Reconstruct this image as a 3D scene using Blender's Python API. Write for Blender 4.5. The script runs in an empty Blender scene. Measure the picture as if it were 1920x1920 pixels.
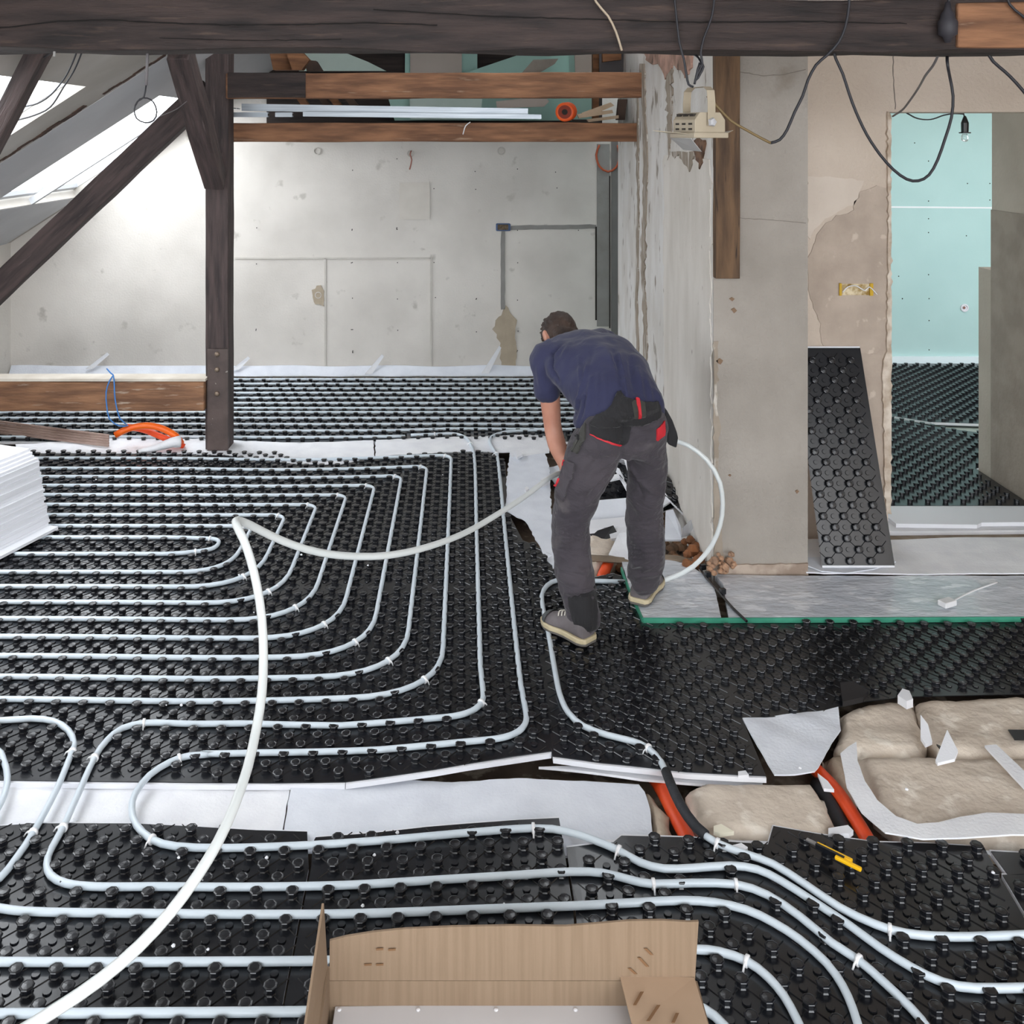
import bpy, bmesh, math, random
from mathutils import Vector, Matrix, noise
random.seed(7)
# ---------------------------------------------------------------- camera, world, lights, exposure
sc = bpy.context.scene
COL = sc.collection
F, CX, CY, CH = 1823.0, 873.0, 252.0, 2.114      # focal length, principal point (1920 frame), camera height
SKY_LOW, SKY_HIGH = 5.5, 8.0
cam_d = bpy.data.cameras.new('camera'); cam = bpy.data.objects.new('camera', cam_d); COL.objects.link(cam)
cam.location = (0, 0, CH); cam.rotation_euler = (math.pi/2, 0, 0)
cam_d.sensor_width = 36; cam_d.lens = F/1920*36
cam_d.shift_x = (960-CX)/1920; cam_d.shift_y = -(960-CY)/1920
cam_d.clip_start = .05; cam_d.clip_end = 100
sc.camera = cam
world = bpy.data.worlds.new('overcast'); sc.world = world; world.use_nodes = True
wn = world.node_tree; bg = wn.nodes['Background']      # overcast sky, brighter towards the upper left
wt = wn.nodes.new('ShaderNodeTexCoord'); wd = wn.nodes.new('ShaderNodeVectorMath'); wd.operation = 'DOT_PRODUCT'; wd.inputs[1].default_value = (-.62, .12, .78)
wn.links.new(wt.outputs['Generated'], wd.inputs[0])
wr = wn.nodes.new('ShaderNodeMapRange'); wr.inputs['From Min'].default_value = -.1; wr.inputs['From Max'].default_value = 1; wr.inputs['To Min'].default_value = SKY_LOW; wr.inputs['To Max'].default_value = SKY_HIGH
wn.links.new(wd.outputs['Value'], wr.inputs['Value']); wn.links.new(wr.outputs[0], bg.inputs[1])
bg.inputs[0].default_value = (.92, .96, 1.0, 1)
sc.view_settings.view_transform = 'Standard'; sc.view_settings.look = 'None'
sc.view_settings.exposure = 0.0; sc.view_settings.gamma = 1; sc.view_settings.use_curve_mapping = False
sc.cycles.max_bounces = 8; sc.cycles.diffuse_bounces = 5

# ---------------------------------------------------------------- helpers
def W(x, y, Z): return Vector(((x-CX)*Z/F, Z, CH+(CY-y)*Z/F))
def G(x, y, h=0.0):
    Z = (CH-h)*F/(y-CY); return Vector(((x-CX)*Z/F, Z, h))
def GP(pts, h=0.0): return [(G(x, y, h).x, G(x, y, h).y) for x, y in pts]
def srgb(c):
    return tuple(((v/255)/12.92 if v/255 <= .04045 else ((v/255+.055)/1.055)**2.4) for v in c)+(1,)
def fh(x, y):       # the uneven old floor: a hump near the trench and small waves
    return (.046*math.exp(-((x-.32)/.55)**2-((y-3.25)/.62)**2) + .018*math.exp(-((x+.1)/.4)**2-((y-6.3)/.5)**2)
            - .010*math.exp(-((x+1.0)/.5)**2-((y-3.7)/.8)**2) - .010*math.exp(-((x+1.2)/.5)**2-((y-6.3)/.5)**2))

def mat(name, c1, c2=None, rough=.6, scale=5, contrast=(.35, .65), bump=0.0, bscale=30, stretch=None, c3=None, s3=20, t3=(.6, .7),
        metallic=0, trans=0, coat=0, spec=None, detail=6, alpha=None, sheen=0):
    m = bpy.data.materials.new(name); m.use_nodes = True; nt = m.node_tree; N = nt.nodes; L = nt.links
    b = N['Principled BSDF']; b.inputs['Roughness'].default_value = rough; b.inputs['Metallic'].default_value = metallic
    if trans: b.inputs['Transmission Weight'].default_value = trans
    if coat: b.inputs['Coat Weight'].default_value = coat
    if spec is not None: b.inputs['Specular IOR Level'].default_value = spec
    if alpha is not None: b.inputs['Alpha'].default_value = alpha
    if sheen: b.inputs['Sheen Weight'].default_value = sheen
    tc = N.new('ShaderNodeTexCoord'); mp = N.new('ShaderNodeMapping'); L.new(tc.outputs['Object'], mp.inputs[0])
    if stretch: mp.inputs['Scale'].default_value = stretch
    def ramp(fac, a, z, t):
        r = N.new('ShaderNodeValToRGB'); r.color_ramp.elements[0].position = t[0]; r.color_ramp.elements[1].position = t[1]
        r.color_ramp.elements[0].color = a; r.color_ramp.elements[1].color = z; L.new(fac, r.inputs[0]); return r
    def nz(s, d=6):
        n = N.new('ShaderNodeTexNoise'); n.inputs['Scale'].default_value = s; n.inputs['Detail'].default_value = d
        L.new(mp.outputs[0], n.inputs[0]); return n
    A = srgb(c1)
    if c2:
        r = ramp(nz(scale, detail).outputs[0], A, srgb(c2), contrast); out = r.outputs[0]
        if c3:
            k = ramp(nz(s3).outputs[0], (0, 0, 0, 1), (1, 1, 1, 1), t3)
            mx = N.new('ShaderNodeMix'); mx.data_type = 'RGBA'; L.new(k.outputs[0], mx.inputs[0]); L.new(out, mx.inputs[6])
            mx.inputs[7].default_value = srgb(c3); out = mx.outputs[2]
        L.new(out, b.inputs['Base Color'])
    else: b.inputs['Base Color'].default_value = A
    if bump:
        bp = N.new('ShaderNodeBump'); bp.inputs['Strength'].default_value = bump; bp.inputs['Distance'].default_value = .01
        L.new(nz(bscale).outputs[0], bp.inputs['Height']); L.new(bp.outputs[0], b.inputs['Normal'])
    return m

class MB:
    def __init__(s): s.v = []; s.f = []
    def add(s, vs, fs):
        o = len(s.v); s.v += [tuple(v) for v in vs]; s.f += [tuple(i+o for i in f) for f in fs]
    def box(s, x0, x1, y0, y1, z0, z1):
        s.add([(x0,y0,z0),(x1,y0,z0),(x1,y1,z0),(x0,y1,z0),(x0,y0,z1),(x1,y0,z1),(x1,y1,z1),(x0,y1,z1)],
              [(0,3,2,1),(4,5,6,7),(0,1,5,4),(1,2,6,5),(2,3,7,6),(3,0,4,7)])
    def obox(s, c, ax, ay, az):   # centre and three half-axis vectors
        c = Vector(c); ax = Vector(ax); ay = Vector(ay); az = Vector(az)
        vs = [c+i*ax+j*ay+k*az for k in (-1, 1) for i, j in ((-1,-1),(1,-1),(1,1),(-1,1))]
        s.add(vs, [(0,3,2,1),(4,5,6,7),(0,1,5,4),(1,2,6,5),(2,3,7,6),(3,0,4,7)])
    def prism(s, poly, vec):      # planar polygon (3d points) extruded by vec
        n = len(poly); vec = Vector(vec); p = [Vector(q) for q in poly]
        s.add(p+[q+vec for q in p], [tuple(range(n))[::-1], tuple(range(n, 2*n))]+[(i, (i+1) % n, n+(i+1) % n, n+i) for i in range(n)])
    def tube(s, pts, r, n=10, closed=False, rfun=None, flat=1.0):
        pts = [Vector(p) for p in pts]; m = len(pts); rings = []; up = None
        for i, p in enumerate(pts):
            if closed: t = pts[(i+1) % m]-pts[i-1]
            else: t = pts[min(i+1, m-1)]-pts[max(i-1, 0)]
            if t.length < 1e-9: t = Vector((1, 0, 0))
            t.normalize()
            if up is None: up = Vector((0, 0, 1)) if abs(t.z) < .9 else Vector((1, 0, 0))
            a = up.cross(t)
            if a.length < 1e-6: a = t.orthogonal()
            a.normalize(); up = t.cross(a).normalized()
            rr = rfun(i/(m-1)) if rfun else r
            rings.append([p+rr*(math.cos(k*2*math.pi/n)*a+flat*math.sin(k*2*math.pi/n)*up) for k in range(n)])
        vs = [v for g in rings for v in g]; fs = []
        for i in range(m if closed else m-1):
            j = (i+1) % m
            for k in range(n): fs.append((i*n+k, i*n+(k+1) % n, j*n+(k+1) % n, j*n+k))
        if not closed: fs += [tuple(range(n))[::-1], tuple((m-1)*n+k for k in range(n))]
        s.add(vs, fs)
    def lathe(s, c, prof, n=16, axis=(0, 0, 1)):
        ax = Vector(axis).normalized(); a = ax.orthogonal().normalized(); b = ax.cross(a); c = Vector(c)
        vs = [c+ax*h+r*(math.cos(k*2*math.pi/n)*a+math.sin(k*2*math.pi/n)*b) for r, h in prof for k in range(n)]
        m = len(prof); fs = [(i*n+k, i*n+(k+1) % n, (i+1)*n+(k+1) % n, (i+1)*n+k) for i in range(m-1) for k in range(n)]
        fs += [tuple(range(n))[::-1], tuple((m-1)*n+k for k in range(n))]; s.add(vs, fs)

def catmull(P, step=.03, closed=False):
    P = [Vector(p) for p in P]; n = len(P); out = []
    for i in range(n if closed else n-1):
        p1, p2 = P[i], P[(i+1) % n]
        p0 = P[i-1] if (closed or i > 0) else p1*2-p2
        p3 = P[(i+2) % n] if (closed or i < n-2) else p2*2-p1
        k = max(2, int((p2-p1).length/step))
        for j in range(k):
            t = j/k
            out.append(.5*((2*p1)+(p2-p0)*t+(2*p0-5*p1+4*p2-p3)*t*t+(3*p1-p0-3*p2+p3)*t**3))
    if not closed: out.append(P[-1])
    return out
def fillet(P, r, seg=7):          # polyline with rounded corners
    P = [Vector(p) for p in P]; out = [P[0]]
    rs = r if isinstance(r, (list, tuple)) else [r]*len(P)
    for i in range(1, len(P)-1):
        a = (P[i-1]-P[i]); b = (P[i+1]-P[i]); la, lb = a.length, b.length; d = min(rs[i], la*.49, lb*.49)
        p, q = P[i]+a/la*d, P[i]+b/lb*d
        for k in range(seg+1):
            t = k/seg; out.append(p*(1-t)**2+P[i]*2*t*(1-t)+q*t*t)
    out.append(P[-1]); return out
def densify(P, step=.08):
    out = [Vector(P[0])]
    for a, b in zip(P, P[1:]):
        a = Vector(a); b = Vector(b); k = max(1, int((b-a).length/step))
        out += [a.lerp(b, j/k) for j in range(1, k+1)]
    return out

def build(mb, name, m, parent=None, label=None, category=None, group=None, kind=None, smooth=False, bevel=0, wpos=None):
    """one mesh object; its origin goes to the centre of its base"""
    me = bpy.data.meshes.new(name)
    if isinstance(mb, bmesh.types.BMesh): mb.to_mesh(me); mb.free()
    else: me.from_pydata(mb.v, [], mb.f)
    if len(me.vertices):
        xs = [v.co.x for v in me.vertices]; ys = [v.co.y for v in me.vertices]; zs = [v.co.z for v in me.vertices]
        c = Vector(((min(xs)+max(xs))/2, (min(ys)+max(ys))/2, min(zs)))
    else: c = Vector()
    me.transform(Matrix.Translation(-c)); me.update()
    o = bpy.data.objects.new(name, me); COL.objects.link(o)
    for q in (m if isinstance(m, (list, tuple)) else [m]): me.materials.append(q)
    if smooth: me.polygons.foreach_set('use_smooth', [True]*len(me.polygons))
    WM[o.name] = Matrix.Translation(c)
    if parent is not None: o.parent = parent; o.matrix_local = WM[parent.name].inverted() @ WM[o.name]
    else: o.location = c
    for k, v in (('label', label), ('category', category), ('group', group), ('kind', kind)):
        if v: o[k] = v
    if bevel:
        b = o.modifiers.new('bevel', 'BEVEL'); b.width = bevel; b.segments = 2; b.limit_method = 'ANGLE'
    return o
WM = {}
def empty(name, loc, label, category, group=None):
    o = bpy.data.objects.new(name, None); COL.objects.link(o); o.location = loc; o.empty_display_size = .05
    WM[o.name] = Matrix.Translation(Vector(loc)); o['label'] = label; o['category'] = category
    if group: o['group'] = group
    return o
def inside(x, y, poly):
    c = False; n = len(poly); j = n-1
    for i in range(n):
        if (poly[i][1] > y) != (poly[j][1] > y) and x < (poly[j][0]-poly[i][0])*(y-poly[i][1])/(poly[j][1]-poly[i][1])+poly[i][0]: c = not c
        j = i
    return c
def edge_d(x, y, poly):
    d = 1e9; n = len(poly)
    for i in range(n):
        ax, ay = poly[i]; bx, by = poly[(i+1) % n]; dx, dy = bx-ax, by-ay; l = dx*dx+dy*dy or 1e-9
        t = max(0, min(1, ((x-ax)*dx+(y-ay)*dy)/l)); d = min(d, math.hypot(x-ax-t*dx, y-ay-t*dy))
    return d
def sheet(poly, hfun, thick, cell=.12, rough_edge=0.0, seed=0):
    """flat-lying sheet over a floor polygon: cut into cells, lifted by hfun, given thickness"""
    if rough_edge:
        q = []
        for i in range(len(poly)):
            a = Vector(poly[i]); b = Vector(poly[(i+1) % len(poly)]); k = max(1, int((b-a).length/.03))
            for j in range(k):
                p = a.lerp(b, j/k); w = noise.noise(Vector((p.x*25, p.y*25, seed)))*rough_edge
                q.append((p.x+w, p.y+noise.noise(Vector((p.x*25, p.y*25, seed+9)))*rough_edge))
        poly = q
    bm = bmesh.new(); vs = [bm.verts.new((x, y, 0)) for x, y in poly]; f = bm.faces.new(vs)
    if f.normal.z < 0 or (f.normal_update() or f.normal.z < 0): f.normal_flip()
    x0, x1 = min(p[0] for p in poly), max(p[0] for p in poly); y0, y1 = min(p[1] for p in poly), max(p[1] for p in poly)
    for lo, hi, nrm in ((x0, x1, (1, 0, 0)), (y0, y1, (0, 1, 0))):
        k = math.ceil(lo/cell)
        while k*cell < hi:
            pt = (k*cell, 0, 0) if nrm[0] else (0, k*cell, 0)
            bmesh.ops.bisect_plane(bm, geom=bm.verts[:]+bm.edges[:]+bm.faces[:], plane_co=pt, plane_no=nrm, dist=1e-5); k += 1
    top = {v: hfun(v.co.x, v.co.y) for v in bm.verts}
    r = bmesh.ops.extrude_face_region(bm, geom=bm.faces[:])
    new = [g for g in r['geom'] if isinstance(g, bmesh.types.BMVert)]
    for v in new: v.co.z = hfun(v.co.x, v.co.y)
    for v in top: v.co.z = top[v]-thick
    bmesh.ops.recalc_face_normals(bm, faces=bm.faces[:])
    return bm
def beam(name, p0, p1, w, d, m, roll=(0, 0, 1), parent=None, wob=.004, bevel=.008, seg=.12, **kw):
    """timber between two points; w = across, d = along 'roll' direction; mesh local so grain runs along x"""
    p0 = Vector(p0); p1 = Vector(p1); x = (p1-p0); L = x.length; x.normalize(); z = Vector(roll); y = z.cross(x).normalized(); z = x.cross(y)
    n = max(2, int(L/seg)); me = bpy.data.meshes.new(name); vs = []; fs = []
    prof = [(-w/2, -d/2), (0, -d/2), (w/2, -d/2), (w/2, 0), (w/2, d/2), (0, d/2), (-w/2, d/2), (-w/2, 0)]; s = random.random()*50
    for i in range(n+1):
        t = L*i/n
        for k, (a, b) in enumerate(prof):
            vs.append((t, a+noise.noise(Vector((t*3, k*1.7, s)))*wob*2, b+noise.noise(Vector((t*3, k*1.7, s+9)))*wob*2))
    for i in range(n):
        for k in range(8): fs.append((i*8+k, (i+1)*8+k, (i+1)*8+(k+1) % 8, i*8+(k+1) % 8))
    fs += [tuple(range(8)), tuple(n*8+k for k in range(8))[::-1]]
    me.from_pydata(vs, [], fs); me.materials.append(m)
    bm = bmesh.new(); bm.from_mesh(me); bmesh.ops.recalc_face_normals(bm, faces=bm.faces[:]); bm.to_mesh(me); bm.free()
    o = bpy.data.objects.new(name, me); COL.objects.link(o)
    M = Matrix((x, y, z)).transposed().to_4x4(); M.translation = p0; WM[o.name] = M
    if parent is not None: o.parent = parent; o.matrix_local = WM[parent.name].inverted() @ M
    else: o.matrix_local = M
    if bevel:
        b = o.modifiers.new('bevel', 'BEVEL'); b.width = bevel; b.segments = 2; b.limit_method = 'ANGLE'; b.angle_limit = .9
    for k, v in kw.items():
        if v: o[k] = v
    return o
# ---------------------------------------------------------------- materials
M_wall = mat('old_white_plaster', (222,217,210), (206,201,194), .85, 1.6, (.4,.65), .25, 60, c3=(192,187,179), s3=7, t3=(.66,.74))
M_side = mat('scraped_white_plaster', (226,224,221), (212,208,202), .85, 2.5, (.42,.6), .35, 45, stretch=(1,2,.8), c3=(150,141,130), s3=6, t3=(.62,.68))
M_pier = mat('grey_plaster', (166,159,151), (148,141,133), .9, 2.2, (.35,.65), .55, 55, c3=(140,131,121), s3=3.5, t3=(.64,.75))
M_beige = mat('beige_plaster', (206,192,178), (194,179,164), .9, 2, (.35,.65), .55, 50)
M_patch = mat('grey_brown_render', (186,171,157), (168,153,140), .9, 5, (.35,.65), .5, 40, c3=(200,186,172), s3=14, t3=(.62,.7))
M_pale = mat('pale_plaster', (212,200,188), (203,190,177), .9, 4, (.35,.65), .4, 40)
M_jamb = mat('dim_beige_plaster', (188,175,162), (174,161,148), .9, 3, (.35,.65), .3, 40)
M_darkpl = mat('brown_grey_plaster', (160,146,134), (146,132,121), .9, 5, (.4,.6), .35, 40)
M_mint = mat('mint_plasterboard', (178,206,204), (172,201,199), .75, 2, (.35,.65), .05, 40)
M_roof = mat('roof_boarding', (196,192,186), (176,171,163), .8, 1.2, (.4,.6), .1, 30, stretch=(1,1,1))
M_roof2 = mat('roof_grey_paint', (206,207,210), (196,197,200), .7, 1.5, (.4,.6), .05, 30)
M_dark = mat('dark_beam_wood', (62,50,47), (30,24,24), .75, 3, (.35,.68), .9, 12, stretch=(1,9,9), c3=(84,68,60), s3=5, t3=(.62,.8))
M_darkb = mat('dark_brace_wood', (82,68,66), (46,38,38), .7, 3, (.35,.68), .7, 12, stretch=(1,9,9), c3=(110,98,94), s3=5, t3=(.64,.8))
M_brown = mat('old_brown_beam', (152,108,78), (102,70,50), .8, 3, (.35,.65), .6, 10, stretch=(1,8,8), c3=(160,134,112), s3=4, t3=(.64,.74))
M_post_br = mat('brown_stud_wood', (112,86,62), (72,54,40), .8, 3, (.35,.65), .6, 10, stretch=(1,8,8), c3=(52,38,30), s3=4, t3=(.62,.72))
M_lbeam = mat('weathered_brown_beam', (156,114,84), (112,80,60), .8, 3, (.35,.65), .6, 10, stretch=(1,7,7), c3=(178,158,140), s3=5, t3=(.62,.7))
M_paleedge = mat('pale_beam_top', (222,214,202), (198,188,174), .85, 4, (.35,.65), .2, 20)
M_sub = mat('dusty_subfloor', (122,106,92), (78,64,54), .95, 4, (.35,.65), .7, 20, c3=(150,138,124), s3=14, t3=(.55,.65))
M_white = mat('white_paint', (228,228,230), rough=.5)
M_boards = mat('dark_loft_boards', (58,48,44), (34,28,26), .85, 3, (.35,.65), .5, 12, stretch=(1,9,9))
M_void = mat('dark_cavity', (40,34,30), rough=.9)
M_steel = mat('brown_painted_steel', (92,78,74), (74,62,59), .5, 6, (.4,.6), .15, 40, c3=(190,182,172), s3=35, t3=(.72,.75))
M_bolt = mat('bolt_steel', (150,134,118), (116,100,88), .45, 20, metallic=.6)
M_grime = mat('exposed_grey_board', (150,148,145), (134,131,127), .85, 5, (.35,.65), .2, 40)
M_stain = mat('sand_coloured_stain', (184,170,150), (172,158,138), .9, 8, (.35,.65), .3, 40)

S = dict(kind='structure')
# ---------------------------------------------------------------- floor
mb = MB(); mb.box(-5, 6, -3, 9.4, -.16, -.10); build(mb, 'floor', M_sub, **S)
# ---------------------------------------------------------------- roof slope with skylight openings
RA, RS = 3.749, .645                     # roof underside: z = RA + RS*x
def rz(x): return RA+RS*x
ys = [-3, 2.4, 3.1, 3.9, 5.43, 6.72, 8.45, 8.62]; xs = [-4.35, -3.38, -2.12, .9]; mb = MB()
for i in range(3):
    for j in range(len(ys)-1):
        if i == 1 and j in (1, 3, 5): continue  # nearest opening is unseen, added and sized for light on the left front
        a, b, c, d = xs[i], xs[i+1], ys[j], ys[j+1]
        mb.prism([(a, c, rz(a)), (b, c, rz(b)), (b, d, rz(b)), (a, d, rz(a))], (-.054, 0, .084))
build(mb, 'ceiling', M_roof, **S)
mb = MB(); a, b = -4.3, .6          # smooth repainted strip around the far skylight
for (u, v, c, d) in ((-4.3, .6, 5.86, 6.715), (-2.115, .6, 6.715, 8.5), (-4.3, -3.385, 6.715, 8.5)):
    mb.prism([(u, c, rz(u)-.004), (v, c, rz(v)-.004), (v, d, rz(v)-.004), (u, d, rz(u)-.004)], (0, 0, .003))
build(mb, 'trim_1', M_roof2, **S)
mb = MB()                           # long crack with exposed lath
for k in range(60):
    x = -2.95+k*.036
    if 18 < k < 22: continue
    y = 5.80+.012*math.sin(k*1.3); w = .019+.006*noise.noise(Vector((k*.7, 0, 0)))+(.012 if 10 < k < 19 else 0)
    mb.prism([(x, y-w, rz(x)-.006), (x+.037, y-w, rz(x+.037)-.006), (x+.037, y+w, rz(x+.037)-.006), (x, y+w, rz(x)-.006)], (0, 0, .005))
build(mb, 'trim_2', mat('crack_lath', (92,68,58), (52,38,32), .9, 20), **S)
mb = MB(); 
def roofbar(mb, y0, y1, x0, x1, dz0, dz1): mb.prism([(x0, y0, rz(x0)+dz0), (x1, y0, rz(x1)+dz0), (x1, y1, rz(x1)+dz0), (x0, y1, rz(x0)+dz0)], (0, 0, dz1-dz0))
for nme, y0, y1 in (('window_1', 3.9, 5.43), ('window_2', 6.72, 8.45)):
    mb = MB()
    roofbar(mb, y0-.03, y0+.005, -3.4, -2.1, .085, .12); roofbar(mb, y1-.005, y1+.03, -3.4, -2.1, .085, .12)
    roofbar(mb, y0, y1, -3.41, -3.375, .085, .12); roofbar(mb, y0, y1, -2.125, -2.10, .085, .12)
    if nme == 'window_2': roofbar(mb, 7.57, 7.62, -3.4, -2.1, .0, .06)
    fr = build(mb, nme, mat('skylight_frame', (196,199,204), rough=.5), **S)
# ---------------------------------------------------------------- walls
mb = MB(); mb.box(-4.2, -4.015, -3, 8.7, -.1, 1.35); build(mb, 'wall_left', M_wall, **S)
mb = MB(); mb.prism([(-4.2, 8.58, -.1), (1.75, 8.58, -.1), (1.75, 8.58, 4.6), (1.0, 8.58, rz(1.0)), (-4.2, 8.58, rz(-4.2))], (0, .2, 0))
wf = build(mb, 'wall_far', M_wall, **S)
def wpan(name, pts, m, Z=8.576, t=.006, parent=None):   # flat feature on the far wall, from picture outline
    mb = MB(); mb.prism([W(x, y, Z) for x, y in pts], (0, -t, 0)); return build(mb, name, m, parent=parent)
def strip(pts, w):
    out = []; 
    for i, (x, y) in enumerate(pts):
        a = pts[max(0, i-1)]; b = pts[min(len(pts)-1, i+1)]; dx, dy = b[0]-a[0], b[1]-a[1]; l = math.hypot(dx, dy)
        out.append((x-dy/l*w/2, y+dx/l*w/2, x+dy/l*w/2, y-dx/l*w/2))
    return [(o[0], o[1]) for o in out]+[(o[2], o[3]) for o in out[::-1]]
def jag(pts, amp=3, step=9, seed=0):
    out = []
    for i in range(len(pts)):
        a = pts[i]; b = pts[(i+1) % len(pts)]; l = math.hypot(b[0]-a[0], b[1]-a[1]); k = max(1, int(l/step))
        for j in range(k):
            t = j/k; x = a[0]+(b[0]-a[0])*t; y = a[1]+(b[1]-a[1])*t
            out.append((x+noise.noise(Vector((x*.13, y*.13, seed)))*amp*2, y+noise.noise(Vector((x*.13, y*.13, seed+5)))*amp*2))
    return out
wpan('chased_channel', jag(strip([(958,427),(1118,425)], 8), .8, 12), M_grime, parent=wf)
wpan('chased_channel', jag(strip([(943,434),(943,580)], 8), .8, 12), M_grime, parent=wf)
wpan('exposed_board', [(1119,270),(1143,270),(1143,612),(1119,612)], M_grime, parent=wf)
wpan('exposed_board', [(1146,262),(1175,262),(1175,720),(1146,720)], mat('darker_grey_render', (128,126,124), (118,115,112), .9, 4), parent=wf)  # darker grey strip at the right end of the wall
wpan('render_joint', [(1116,425),(1119,425),(1119,600),(1116,600)], M_void, t=.008, parent=wf)
wpan('render_joint', [(1142,330),(1144,330),(1144,615),(1142,615)], M_void, t=.009, parent=wf)
wpan('plaster_patch', [(749,342),(806,342),(806,411),(749,411)], mat('patched_plaster', (214,208,199), (206,200,191), .85, 6), parent=wf)
M_joint = mat('board_joint_tone', (206,201,194), (196,191,183), .9, 8)  # slightly darker tone for joint lines and round covers
for s_ in ([(440,484),(608,484)], [(608,484),(808,484)], [(610,484),(610,690)], [(808,480),(808,690)]):
    wpan('board_joint', strip(s_, 3), M_joint, parent=wf, t=.005)
wpan('render_stain', jag([(930,600),(950,570),(960,590),(968,600),(966,640),(972,655),(965,692),(940,692),(938,650),(926,620)], 3, 7, 3), M_stain, parent=wf)
wpan('render_stain', jag([(584,545),(600,533),(610,545),(606,575),(590,570)], 3, 6, 4), M_stain, parent=wf)
for x, y, r in ((595,283,8), (770,288,8), (940,283,9), (597,553,7)):
    mb = MB(); mb.lathe(W(x, y, 8.58), [(.03*r/8, 0), (.034*r/8, .012), (.026*r/8, .013), (.024*r/8, .004)], 20, (0, -1, 0)); build(mb, 'round_box_cover', M_joint, parent=wf)
mb = MB()
for k in range(46):
    x = random.choice((480,660,745,815,892,970,1043,1085))+random.uniform(-1.5, 1.5); y = random.choice((300,320,355,430,492,560,620,660))+random.uniform(-3, 3)
    mb.lathe(W(x, y, 8.578), [(.005, 0), (.004, .004)], 6, (0, -1, 0))
build(mb, 'screw_head', M_void, parent=wf, kind='stuff')
# right-hand wall running away from the camera and its front pier
mb = MB(); mb.box(1.185, 1.634, 4.654, 5.2, -.1, 3.7); mb.box(1.185, 1.634, 5.2, 7.56, -.1, 3.7); ws = build(mb, 'wall_right', M_side, **S)
mb = MB(); mb.box(1.1851, 1.636, 4.648, 4.656, -.1, 3.7); build(mb, 'wall_front', M_pier, **S)
def side(name, pts, m, t=.006, X=1.185):  # feature on the receding wall face x=1.185
    mb = MB(); P = []
    for x, y in pts:
        Z = X*F/(x-CX); P.append(Vector((X, Z, CH+(CY-y)*Z/F)))
    mb.prism(P, (-t, 0, 0)); return build(mb, name, m, parent=ws)
M_scr = mat('scraped_brown_render', (170,158,144), (140,128,114), .9, 8, (.35,.65), .6, 30, stretch=(1,3,.5), c3=(206,200,192), s3=9, t3=(.55,.62))
M_conc = mat('bare_concrete_strip', (228,223,216), (212,206,197), .9, 2.5, (.35,.65), .4, 30, stretch=(1,2,.8), c3=(122,110,98), s3=11, t3=(.7,.75))
M_brick = mat('exposed_brick', (196,158,142), (150,122,108), .9, 8, (.4,.6), .8, 14, c3=(96,78,68), s3=9, t3=(.6,.7))
side('bare_render', jag([(1246,290),(1333,300),(1336,1068),(1300,985),(1258,925),(1250,905),(1246,700)], 2.5, 14, 2), M_conc)
side('render_scar', jag(strip([(1206,120),(1212,300),(1207,500),(1212,640),(1208,760)], 7), 2, 10, 5), M_scr, .008)
side('render_scar', jag(strip([(1196,180),(1198,400),(1195,560),(1197,700)], 3.5), 1.2, 12, 6), M_scr, .008)
side('brick_scar', jag([(1212,98),(1300,98),(1298,125),(1285,150),(1276,128),(1262,120),(1252,148),(1242,125),(1225,118),(1215,112)], 4, 7, 8), M_brick, .01)
side('render_scar', jag([(1250,100),(1262,100),(1262,200),(1256,300),(1250,180)], 3, 8, 9), M_scr, .009)
side('brick_scar', jag([(1305,262),(1325,262),(1322,290),(1316,318),(1310,300),(1306,285)], 3, 6, 10), mat('brown_exposed_brick', (128,98,78), (86,66,54), .9, 20, (.4,.6), .6, 20), .012)
side('render_scar', jag([(1262,285),(1308,283),(1303,300),(1296,320),(1286,308),(1276,290),(1266,300)], 3, 6, 11), M_scr, .011)
# pier details
def pierp(name, pts, m, Z=4.648, t=.006, parent=None): return wpan(name, pts, m, Z, t, parent)
wp = bpy.data.objects['wall_front']
pierp('render_scar', jag([(1338,640),(1346,640),(1344,760),(1350,800),(1346,880),(1349,960),(1352,1010),(1360,1050),(1345,1070),(1338,1070)], 2.5, 10, 3), M_scr, parent=wp)
for x, y, r in ((1372,560,5), (1376,581,6), (1349,676,7), (1494,921,4), (1368,890,3)):
    pierp('plaster_hole', jag([(x-r, y), (x, y-r*.7), (x+r, y), (x, y+r)], 1, 4), mat('hole_brown', (128,104,84), rough=.9), parent=wp)
pierp('base_render', jag([(1340,1058),(1513,1055),(1513,1080),(1340,1080)], 1.5, 10, 4), mat('broken_base_render', (186,170,156), (150,132,118), .9, 10, (.4,.6), .6, 20), t=.012, parent=wp)
M_crack = mat('crack_line', (120,112,104), rough=.9)
pierp('plaster_crack', jag(strip([(1388,135),(1430,142),(1470,140),(1510,130)], 1.2), .8, 8, 1), M_crack, t=.003, parent=wp)
pierp('plaster_crack', jag(strip([(1388,409),(1440,412),(1510,418)], 1.0), .6, 8, 1), M_crack, t=.003, parent=wp)
beam('wall_stud', W(1362, 20, 4.63), W(1362, 521, 4.63), .115, .06, M_post_br, (0, 1, 0), wob=.002, bevel=.003,
     label='upright brown timber stud set in the grey pier, cut off above the floor', category='timber')
mb = MB()
for k in range(26):   # crumbled masonry at the foot of the pier
    a = W(1342+random.uniform(-14, 34), 1075-abs(random.gauss(0, 18)), 4.60+random.uniform(-.02, .02)); r = random.uniform(.008, .024)
    mb.lathe(a, [(r*.5, -r*.6), (r, 0), (r*.6, r*.7)], 6, (random.random(), random.random(), 1))
build(mb, 'rubble', mat('crumbled_brick', (178,140,112), (140,112,92), .95, 20, (.4,.6)), label='crumbled brick and plaster at the foot of the grey pier', category='rubble', kind='stuff')
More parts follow.
